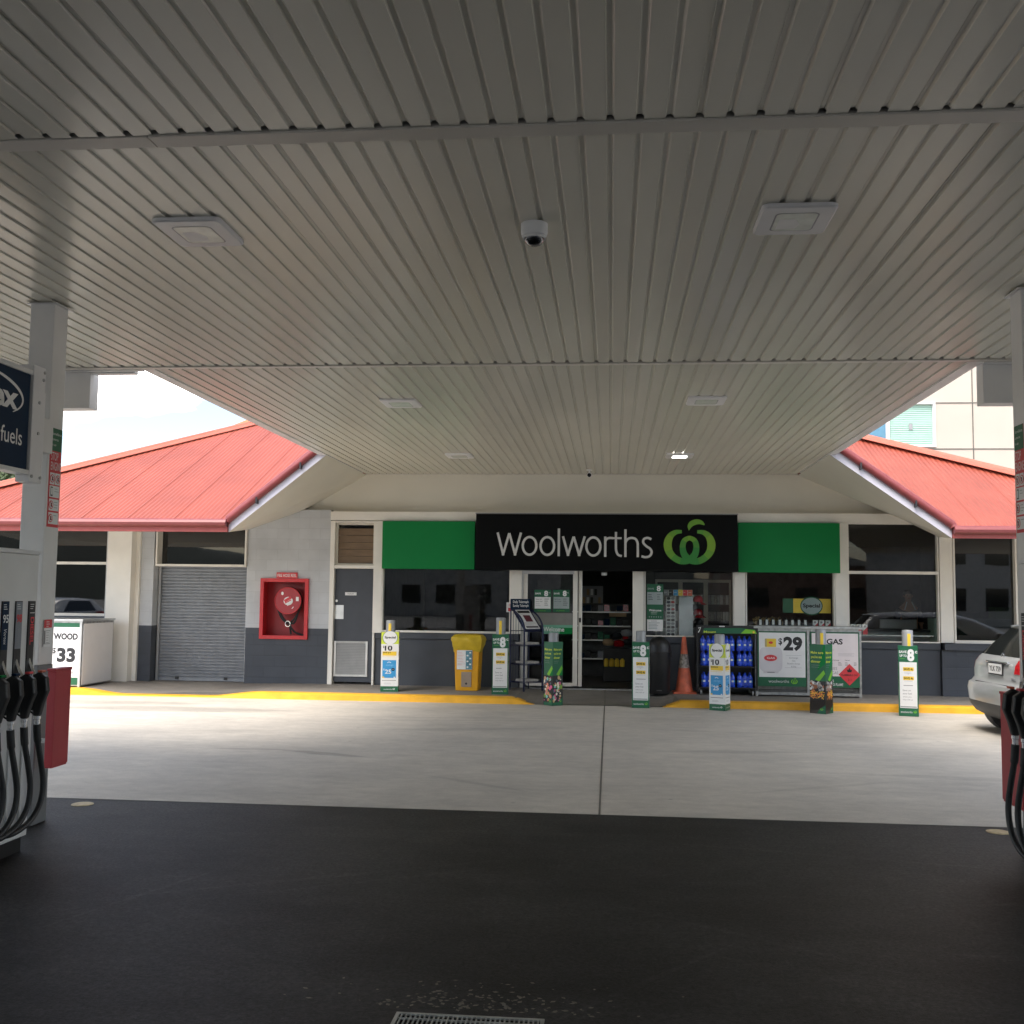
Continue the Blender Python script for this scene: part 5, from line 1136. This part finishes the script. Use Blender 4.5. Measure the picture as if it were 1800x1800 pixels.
# far right window: kiosk counters seen inside
t=thing('kiosk_bench','pale green and white bench with appliances inside the far right window','bench',(PY(1735,1100,19.4).x,19.4,.1))
mb=MB(); mb.box(-.9,.9,0,.4,0,Z_(1090,1735)-.1,mat('mint_panel',(.42,.58,.50),.4)); mb.build('bench',t)
mb=MB(); mb.box(-.9,-.1,.02,.35,Z_(1090,1735)-.095,Z_(1078,1735)-.1,'black'); mb.build('appliance',t); mb=MB(); mb.box(.15,.75,.0,.35,Z_(1090,1735)-.095,Z_(1068,1735)-.1,'lgreen'); mb.build('green_box',t)

# ---------------------------------------------------------------- fuel dispensers
def lower(mb):
    for v in mb.v: v.z-=.07; v.x-=.02
def dispenser(name_lab,loc,rz,s,order):
    t=thing('fuel_dispenser',name_lab,'fuel pump',loc,rz,'fuel dispensers at the edges of the lane')
    HTP=1.93; L=1.45
    def Y(a,b): a,b=-s*a,-s*b; return (min(a,b),max(a,b))
    y0,y1=Y(0,L)
    mb=MB(); mb.box(-.50,-.002,y0,y1,.10,HTP,'column'); mb.build('body',t,bev=.008)
    mb=MB(); mb.box(-.48,-.03,y0+.02,y1-.02,0,.099,'black'); mb.build('plinth',t)
    mb=MB(); mb.box(-.505,.003,y0-.004,y1+.004,HTP+.001,HTP+.03,'lamp_body'); mb.build('top_cap',t,bev=.006)
    names={'91':('91','print_white','dgreen'),'95':('95','print_white','navy'),'98':('98','print_red',mat('silver_label',(.22,.24,.27),.35)),'D':('DIESEL','print_red','print_black')}
    for i,g_ in enumerate(order):
        yc=.075+.152*i; a,b=Y(yc-.038,yc+.038)
        mb=MB(); mb.box(-.001,.006,a,b,1.12,1.625,'black')
        uy=1; D=Dec(mb,(.0066,a,1.12),(0,1,0),(0,0,1)); w_=b-a
        nm,cm,bm=names[g_]
        D.rect(.002,.20,w_-.002,.50,bm,1); D.lines(.012,.485,w_-.03,3,.014,'print_white',2,.004)
        if g_=='D':
            D2=Dec(mb,(.0066,a+w_*.28,1.12+.40),(0,0,-1),(0,1,0)); D2.text('DIESEL',0,0,w_*.5,'print_red',.18,bold=.03,l=3); D.rect(.01,.425,w_-.01,.43,'print_white',2)
        else:
            D.text(nm,w_/2,.37,.05,cm,w_*.8,'c',bold=.02,l=3)
            D2=Dec(mb,(.0066,a+w_*.3,1.12+.335),(0,0,-1),(0,1,0)); D2.text('Vortex',0,0,w_*.42,'print_white' if g_!='98' else 'print_grey',.10,l=3,sh=.2)
        mb.build('grade_label',t)
        a,b=Y(yc-.048,yc+.048); mb=MB(); mb.box(-.001,.012,a,b,.14,.90,'lamp_body'); mb.build('front_panel',t,bev=.004)
        a,b=Y(yc-.03,yc+.03); mb=MB(); mb.box(.001,.055,a,b,.915,.99,'black'); mb.build('hose_clip',t,bev=.01)
        yc_=-s*yc
        # nozzle (drawn at its hook, then lowered)
        mb=MB(); mb.prism([(.05,yc_-.024,1.205),(.10,yc_-.024,1.235),(.155,yc_-.024,1.20),(.165,yc_-.024,1.11),(.135,yc_-.024,1.03),(.115,yc_-.024,.95),(.075,yc_-.024,.95),(.07,yc_-.024,1.08),(.045,yc_-.024,1.13)],(0,.048,0),'black')
        lower(mb); nz_=mb.build('nozzle',t,bev=.010,seg=3); TM[nz_.name]=TM[t.name]
        mb=MB(); mb.tube(spline([(.075,yc_,1.20),(.04,yc_,1.26),(.012,yc_,1.33)],4),.011,'chrome',10); lower(mb); mb.build('spout',nz_,smooth=True)
        mb=MB(); mb.tube(spline([(.06,yc_,1.09),(.035,yc_,1.05),(.04,yc_,.985),(.085,yc_,.955)],5),.006,'black',8); lower(mb); mb.build('trigger_guard',nz_,smooth=True)
        mb=MB(); mb.box(.098,.130,yc_-.027,yc_+.027,1.232,1.246,{'D':'cone','98':'print_red','95':'navy','91':'green'}[g_]); lower(mb); mb.build('splash_guard',nz_,bev=.005)
        mb=MB(); mb.cyl((.095,yc_,.95),(.095,yc_,.93),.022,'chrome',16); mb.cyl((.095,yc_,.928),(.095,yc_,.895),.018,'chrome',16); mb.cyl((.095,yc_,.93),(.095,yc_,.928),.02,'black',16); lower(mb); mb.build('swivel',nz_,smooth=True)
        q=-s*1.0
        hp_=[(.075,yc_,.825),(.08,yc_-q*.01,.72),(.095,yc_-q*.035,.58),(.105,yc_-q*.055,.44),(.105,yc_-q*.03,.32),(.10,yc_+q*.06,.23),(.08,yc_+q*.19,.18),(.055,yc_+q*.30,.18),(.02,yc_+q*.34,.24)]
        sp=spline(hp_,8); mb=MB(); mb.tube(sp,.0185,'rubber',12,True,[.024 if k<9 else .0185 for k in range(len(sp))]); mb.build('hose',t,smooth=True)
    # opposite half of the machine: display head
    a,b=Y(.78,1.38); mb=MB(); mb.box(.0,.02,a,b,1.25,1.8,'black'); D=Dec(mb,(.0205,a,1.25),(0,1,0),(0,0,1)); D.rect(.05,.33,b-a-.05,.48,slate,1); D.rect(.05,.12,b-a-.05,.27,slate,1); mb.build('display',t,bev=.004)
    return t
dispenser('white fuel dispenser with four nozzles at the left edge beside the navy flag sign',(-3.80,6.70,0),0,1,['D','98','95','91'])
dispenser('white fuel dispenser whose diesel nozzle shows at the right edge',(2.535,6.86,0),math.pi,-1,['D','98','95','91'])
t=thing('bullet_camera','white tube camera on a short mast above the left dispenser','camera',(-4.12,6.55,1.96))
mb=MB(); mb.tube([(0,0,0),(0,0,.17)],.018,'print_white'); mb.build('mast',t,smooth=True)
mb=MB(); mb.cyl((0,.06,.20),(.03,-.10,.185),.034,'print_white'); mb.cyl((.03,-.10,.185),(.031,-.106,.1845),.026,'dome'); mb.build('housing',t,smooth=True)
# small tax notice on left column
def tax(loc,u,lab):
    t=thing('pump_notice',lab,'notice',loc,0,'red headed notices low on the canopy columns'); mb=MB(); u=Vector(u); n=u.cross(Vector((0,0,1))); mb.obox(u*.055+Vector((0,0,.1))-n*.001,(u,n,(0,0,1)),(.11,.002,.20),'print_white'); D=Dec(mb,n*.0005,u,(0,0,1)); D.rect(0,.14,.11,.20,'print_red'); D.lines(.03,.185,.05,3,.016,'print_white',2,.004); D.rect(.02,.02,.09,.12,'print_grey',1); D.rect(.024,.024,.086,.116,'print_white',2); D.lines(.03,.105,.05,5,.018,'print_grey',3,.003); D.rect(.004,.02,.012,.12,'print_black',2); mb.build('sign_plate',t)
tax((-4.147,7.41,1.28),(0,1,0),'red headed notice on the left canopy column above the dull red box')
# dull red boxes
def redbox(x0,x1,y0,y1,z0,z1,lab):
    cx_,cy_=(x0+x1)/2,(y0+y1)/2; t=thing('service_box',lab,'box',(cx_,cy_,z0),0,'dull red boxes fixed to the canopy columns')
    hx,hy=(x1-x0)/2,(y1-y0)/2; h=z1-z0; mb=MB(); mb.box(-hx,hx,-hy,hy,.012,h,'red_box'); mb.build('box_body',t,bev=.004)
    mb=MB(); mb.box(-hx-.004,hx+.004,-hy-.006,hy+.004,h+.001,h+.02,'red_box'); mb.build('lid',t,bev=.003)
    mb=MB(); mb.box(-hx+.006,hx-.006,-hy+.006,hy-.006,0,.0115,'red_box'); mb.build('bottom_plate',t)
    sx=-1 if x0<0 else 1
    mb=MB()
    for z in (.15,.5): mb.box(min(sx*hx,sx*(hx+.16 if x0<0 else hx+.085)),max(sx*hx,sx*(hx+.155 if x0<0 else hx+.083)),hy-.03,hy-.01,z,z+.03,'galv')
    mb.build('mounting_strap',t)
redbox(-3.995,-3.935,7.22,7.44,.44,1.12,'dull red box on the canopy column beside the left dispenser hoses')
redbox(2.62,2.70,7.12,7.48,.36,1.07,'dull red box on the canopy column behind the right dispenser nozzle')
# navy flag sign
t=thing('flag_sign','navy fuel brand flag sign with white oval, bracketed to the left column','sign',(-4.12,6.93,2.45))
mb=MB(); mb.box(-4.15,-4.06,5.65,6.93,2.53,3.20,'navy'); mb.build('sign_panel',t,world=True)
mb=MB(); mb.box(-4.155,-4.05,5.65,6.945,3.201,3.235,'column'); mb.box(-4.155,-4.05,5.65,6.945,2.50,2.529,'column') ; mb.build('sign_frame',t,world=True)
mb=MB(); mb.box(-4.15,-4.045,6.946,7.10,2.45,3.28,'lamp_body'); mb.build('bracket_plate',t,world=True,bev=.004)
mb=MB(); mb.box(-4.16,-4.09,7.101,7.19,2.62,3.12,'lamp_body'); mb.box(-4.19,-4.12,7.191,7.368,2.7,2.95,'column'); mb.build('bracket',t,world=True,bev=.004)
for (y,z) in ((7.08,3.245),(7.07,3.19),(7.03,3.02),(7.03,2.80),(6.97,2.49),(7.08,2.49)): mb=MB(); mb.cyl((-4.045,y,z),(-4.038,y,z),.012,'galv',10); mb.build('bolt',t,world=True)
mb=MB(); D=Dec(mb,(-4.0595,0,0),(0,1,0),(0,0,1),.0015)
D.ribbon([(6.30+.545*math.cos(a),3.0+.155*math.sin(a)) for a in [R(-38+i*5) for i in range(52)]],[.006+.018*math.sin(math.pi*min(1,i/26)) for i in range(52)],'print_white',1)
D.text('Caltex',6.79,2.93,.15,'print_white',.80,'r',bold=.035,l=1,sh=-.0); D.rect(5.9,2.862,6.56,2.868,'print_white',1); D.text('fuels',6.855,2.69,.11,'print_white',.255,'r',bold=.005,l=1)
mb.build('lettering',t,world=True)

# ---------------------------------------------------------------- ground fittings
t=thing('drain_grate','galvanised steel drain grate set into the dark forecourt','grate',(-.56,4.05,0))
mb=MB(); mb.box(-.30,.30,-.30,.30,.001,.003,'pit_shade'); mb.build('pit_shade_plate',t)  # flat black plate stands in for the shade below the bars
mb=MB(); 
for (a,b,c_,d) in ((-.30,.30,.285,.30),(-.30,.30,-.30,-.285),(-.30,-.285,-.2845,.2845),(.285,.30,-.2845,.2845)): mb.box(a,b,c_,d,.0035,.012,'galv')
for i in range(30): x=-.275+i*.019; mb.box(x-.003,x+.003,-.284,.284,.0035,.010,'galv')
for y in (-.14,0,.14,.245): mb.box(-.284,.284,y-.003,y+.003,.0036,.0113,'galv')
mb.build('grating',t)
for x,y,lab in ((-4.185,8.176,'pale round cover in the dark paving near the left dispenser'),(2.842,8.213,'pale round cover in the dark paving near the right column')):
    t=thing('access_cover',lab,'cover',(x,y,0),0,'round covers set in the forecourt'); mb=MB(); mb.lathe([(.085,.001),(.085,.004),(.078,.006)],(0,0,0),'manhole',32); mb.build('rim',t); mb=MB(); mb.lathe([(.07,.0062),(.068,.008)],(0,0,0),'manhole',28); mb.build('lid',t)
# fallen leaves and litter around the grate
mb=MB(); rd=random.Random(12); silt=mat('dry_silt',(.20,.185,.15),.9,var=.4,scale=30)
for i in range(170):
    x=-.56+rd.gauss(0,.28); y=4.42+abs(rd.gauss(0,.14)); a=rd.uniform(0,6.28); s_=rd.uniform(.003,.011)
    mb.add([(x+s_*1.6*math.cos(a),y+s_*1.6*math.sin(a),.0025),(x-s_*math.sin(a),y+s_*math.cos(a)*.8,.003),(x-s_*1.6*math.cos(a),y-s_*1.6*math.sin(a),.0025),(x+s_*math.sin(a),y-s_*math.cos(a),.002)],[(0,1,2,3)],silt)
mb.build('leaf_litter',kind='stuff')

# ---------------------------------------------------------------- silver car
def car():
    t=thing('parked_car','silver hatchback parked at the yellow kerb, seen from behind','car',(4.80,14.0,0),R(5))
    rows=[(.20,.16,4.15,.70,.25),(.26,.07,4.22,.80,.22),(.34,.03,4.26,.855,.20),(.40,.015,4.28,.865,.20),(.56,.0,4.30,.875,.20),(.63,.02,4.29,.88,.20),(.655,.065,4.27,.88,.20),(.70,.10,4.25,.885,.20),(.80,.10,4.2,.885,.20),(.90,.12,4.1,.88,.20),(.97,.17,3.6,.865,.20),(1.0,.20,3.25,.85,.20),(1.14,.33,2.95,.79,.18),(1.28,.48,2.65,.72,.16),(1.34,.53,2.5,.69,.16),(1.375,.50,2.35,.66,.20),(1.415,.75,2.15,.56,.22),(1.435,1.1,1.9,.35,.2)]
    def loop(z,xr,xf,w_,r_):
        P=[]; 
        def arc(cx_,cy_,a0):
            for i in range(6): a=R(a0+18*i); P.append(Vector((cx_+r_*math.cos(a),cy_+r_*math.sin(a),z)))
        # local +x forward, y lateral; start rear-left corner
        arc(xf-r_,w_-r_,0)
        for k in range(1,8): P.append(Vector((xf-r_-(xf-xr-2*r_)*k/8,w_,z)))
        arc(xr+r_,w_-r_,90)
        for k in range(1,6): P.append(Vector((xr-.035*math.sin(math.pi*k/6),(w_-r_)*(1-k/3),z)))
        arc(xr+r_,-w_+r_,180)
        for k in range(1,8): P.append(Vector((xr+r_+(xf-xr-2*r_)*k/8,-w_,z)))
        arc(xf-r_,-w_+r_,270)
        for k in range(1,6): P.append(Vector((xf,(-w_+r_)*(1-k/3),z)))
        return P
    L=[loop(*r_) for r_ in rows]
    mb=MB(); mb.grid(L[:4],'carblack',True); mb.grid(L[3:],'car',True); mb.poly(L[-1],'car'); mb.poly(L[0][::-1],'carblack')
    mb.build('body',t,smooth=True)
    n=len(L[0]); ctr=Vector((2,0,1.0))
    def patch(r0,r1,j0,j1,m,name,off=.006,inset=None):
        mb=MB(); rr=[]
        for i in range(r0,r1+1):
            row=[]
            for j in range(j0,j1+1):
                p=L[i][j%n].copy(); c_=Vector((min(max(p.x,.6),3.4),0,p.z)); d=(p-c_); d.z=0; p=p+d.normalized()*off; row.append(p)
            rr.append(row)
        mb.grid(rr,m); return mb.build(name,t,smooth=True)
    # indices: front-left arc 0-5, left side 6-12, rear-left arc 13-18, rear 19-23, rear-right arc 24-29, right side 30-36
    patch(11,14,17,25,'carglass','rear_window')
    patch(11,14,7,12,'carglass','side_window'); patch(11,14,30,35,'carglass','side_window')
    for a,b in ((23,30),(12,16)):
        patch(8,10,a,b,'tail','tail_light',.008)
    def rearpt(y,z,off=.012): # approximate rear surface
        for i in range(len(rows)-1):
            if rows[i][0]<=z<=rows[i+1][0]:
                f=(z-rows[i][0])/(rows[i+1][0]-rows[i][0]); x=rows[i][1]*(1-f)+rows[i+1][1]*f; break
        return x-.035*math.cos(y/.68*math.pi/2)-off
    # number plate: reading from behind, right is -y
    z=.84; x=rearpt(0,z,.01)
    mb=MB(); mb.obox((x-.002,0,z),((1,0,0),(0,1,0),(0,0,1)),(.012,.40,.155),'print_black'); D=Dec(mb,(x-.009,.186,z-.062),(0,-1,0),(0,0,1)); D.rect(0,0,.372,.124,'print_white'); D.text('YLK 759',.186,.032,.062,'print_black',.32,'c',bold=.02,l=2); mb.build('number_plate',t)
    mb=MB(); z2=.915; mb.obox((rearpt(0,z2,.012),0,z2+.006),((1,0,0),(0,1,0),(0,0,1)),(.03,.62,.022),'chrome'); mb.build('boot_handle',t,bev=.006)
    mb=MB(); c_=Vector((rearpt(0,1.0,.02)+.01,0,.99)); mb.tube([c_+Vector((0,.042*math.cos(i*.3),.042*math.sin(i*.3))) for i in range(22)],.007,'chrome',6); mb.tube([c_+Vector((0,.03,.03)),c_+Vector((0,.012,-.03)),c_+Vector((0,0,.0)),c_+Vector((0,-.012,-.03)),c_+Vector((0,-.03,.03))],.005,'chrome',6); mb.build('badge',t,smooth=True)
    mb=MB(); mb.obox((rearpt(.3,.68,.0)+.02,0,.648),((1,0,0),(0,1,0),(0,0,1)),(.10,1.05,.012),'carblack'); mb.build('bumper_seam',t)
    mb=MB(); mb.obox((rearpt(-.42,.78,.006),-.45,.74),((1,0,0),(0,1,0),(0,0,1)),(.006,.11,.02),'print_grey'); mb.build('model_mark',t)
    mb=MB(); mb.obox((.56,0,1.372),((1,0,.14),(0,1,0),(0,0,1)),(.14,.9,.025),'car'); mb.build('roof_spoiler',t,bev=.012)
    mb=MB(); mb.tube([(rearpt(0,1.04,.01),.05,1.035),(rearpt(0,1.2,.02)-.01,-.32,1.06)],.010,'black',6); mb.build('wiper',t)
    for (x,sy) in ((.62,1),(.62,-1),(3.3,1),(3.3,-1)):
        mb=MB(); mb.cyl((x,sy*.70,.32),(x,sy*.882,.32),.36,'carblack',36); mb.build('wheel_arch',t)
        mb=MB(); y0,y1=sy*.68,sy*.892
        prof=[(.20,0),(.30,.0),(.318,.03),(.32,.10),(.318,.17),(.30,.205),(.20,.21)]
        V=[];k=len(prof);m_=36
        for r_,dy in prof:
            for j in range(m_): a=2*math.pi*j/m_; V.append(Vector((x+r_*math.cos(a),y0+(y1-y0)*dy/.21,.32+r_*math.sin(a))))
        mb.add(V,[(i*m_+j,i*m_+(j+1)%m_,(i+1)*m_+(j+1)%m_,(i+1)*m_+j) for i in range(k-1) for j in range(m_)],'rubber'); wh=mb.build('wheel',t,smooth=True); TM[wh.name]=TM[t.name]
        mb=MB(); mb.cyl((x,y1-sy*.03,.32),(x,y1-sy*.02,.32),.2,'galv',24)
        for q in range(5): a=2*math.pi*q/5; mb.bar((x,y1-sy*.012,.32),(x+.19*math.cos(a),y1-sy*.012,.32+.19*math.sin(a)),.02,.045,'chrome',(0,1,0))
        mb.build('rim',wh)
    for s_ in (-1,1): mb=MB(); mb.obox((2.95,s_*.93,1.0),((1,0,0),(0,1,0),(0,0,1)),(.10,.16,.12),'car'); mb.build('door_mirror',t,bev=.03)
    return t
car0=car()
# street behind the photographer, seen only as reflections in the shop windows
c2=copy_tree(car0); c2.location=(-18.3,1.4,0); c2.rotation_euler=(0,0,R(100)); c2['label']='pale car seen only as a reflection in the far left window'
def far_block(x,y,w,d,h,m,lab,rz):
    t=thing('street_building',lab,'building',(x,y,0),rz,'buildings across the street mirrored in the shop glass')
    mb=MB(); mb.box(-w/2,w/2,-d/2,d/2,0,h,m); mb.build('wall',t)
    mb=MB(); mb.prism([(-w/2-.4,-d/2,h),(w/2+.4,-d/2,h),(0,-d/2,h+w*.14)],(0,d+.3,0),'galv'); mb.build('roof',t)
    n=int(w/3)
    for i in range(n):
        for z in ([1.0] if h<4.5 else [1.0,4.0]):
            mb=MB(); xx=-w/2+w*(i+.5)/n; mb.box(xx-.8,xx+.8,d/2+.005,d/2+.04,z,z+1.5,'carglass'); mb.build('window',t)
wh=mat('street_render',(.42,.41,.39),.7); br=mat('street_brick',(.22,.14,.10),.8)
far_block(27,-40,15,9,5.2,wh,'white gabled building mirrored in the far right window',R(-14)); far_block(14,-48,11,8,4.2,br,'brown gabled building mirrored in the right windows',R(-8)); far_block(-14,-52,18,9,5.5,wh,'long white building mirrored in the left windows',R(10))
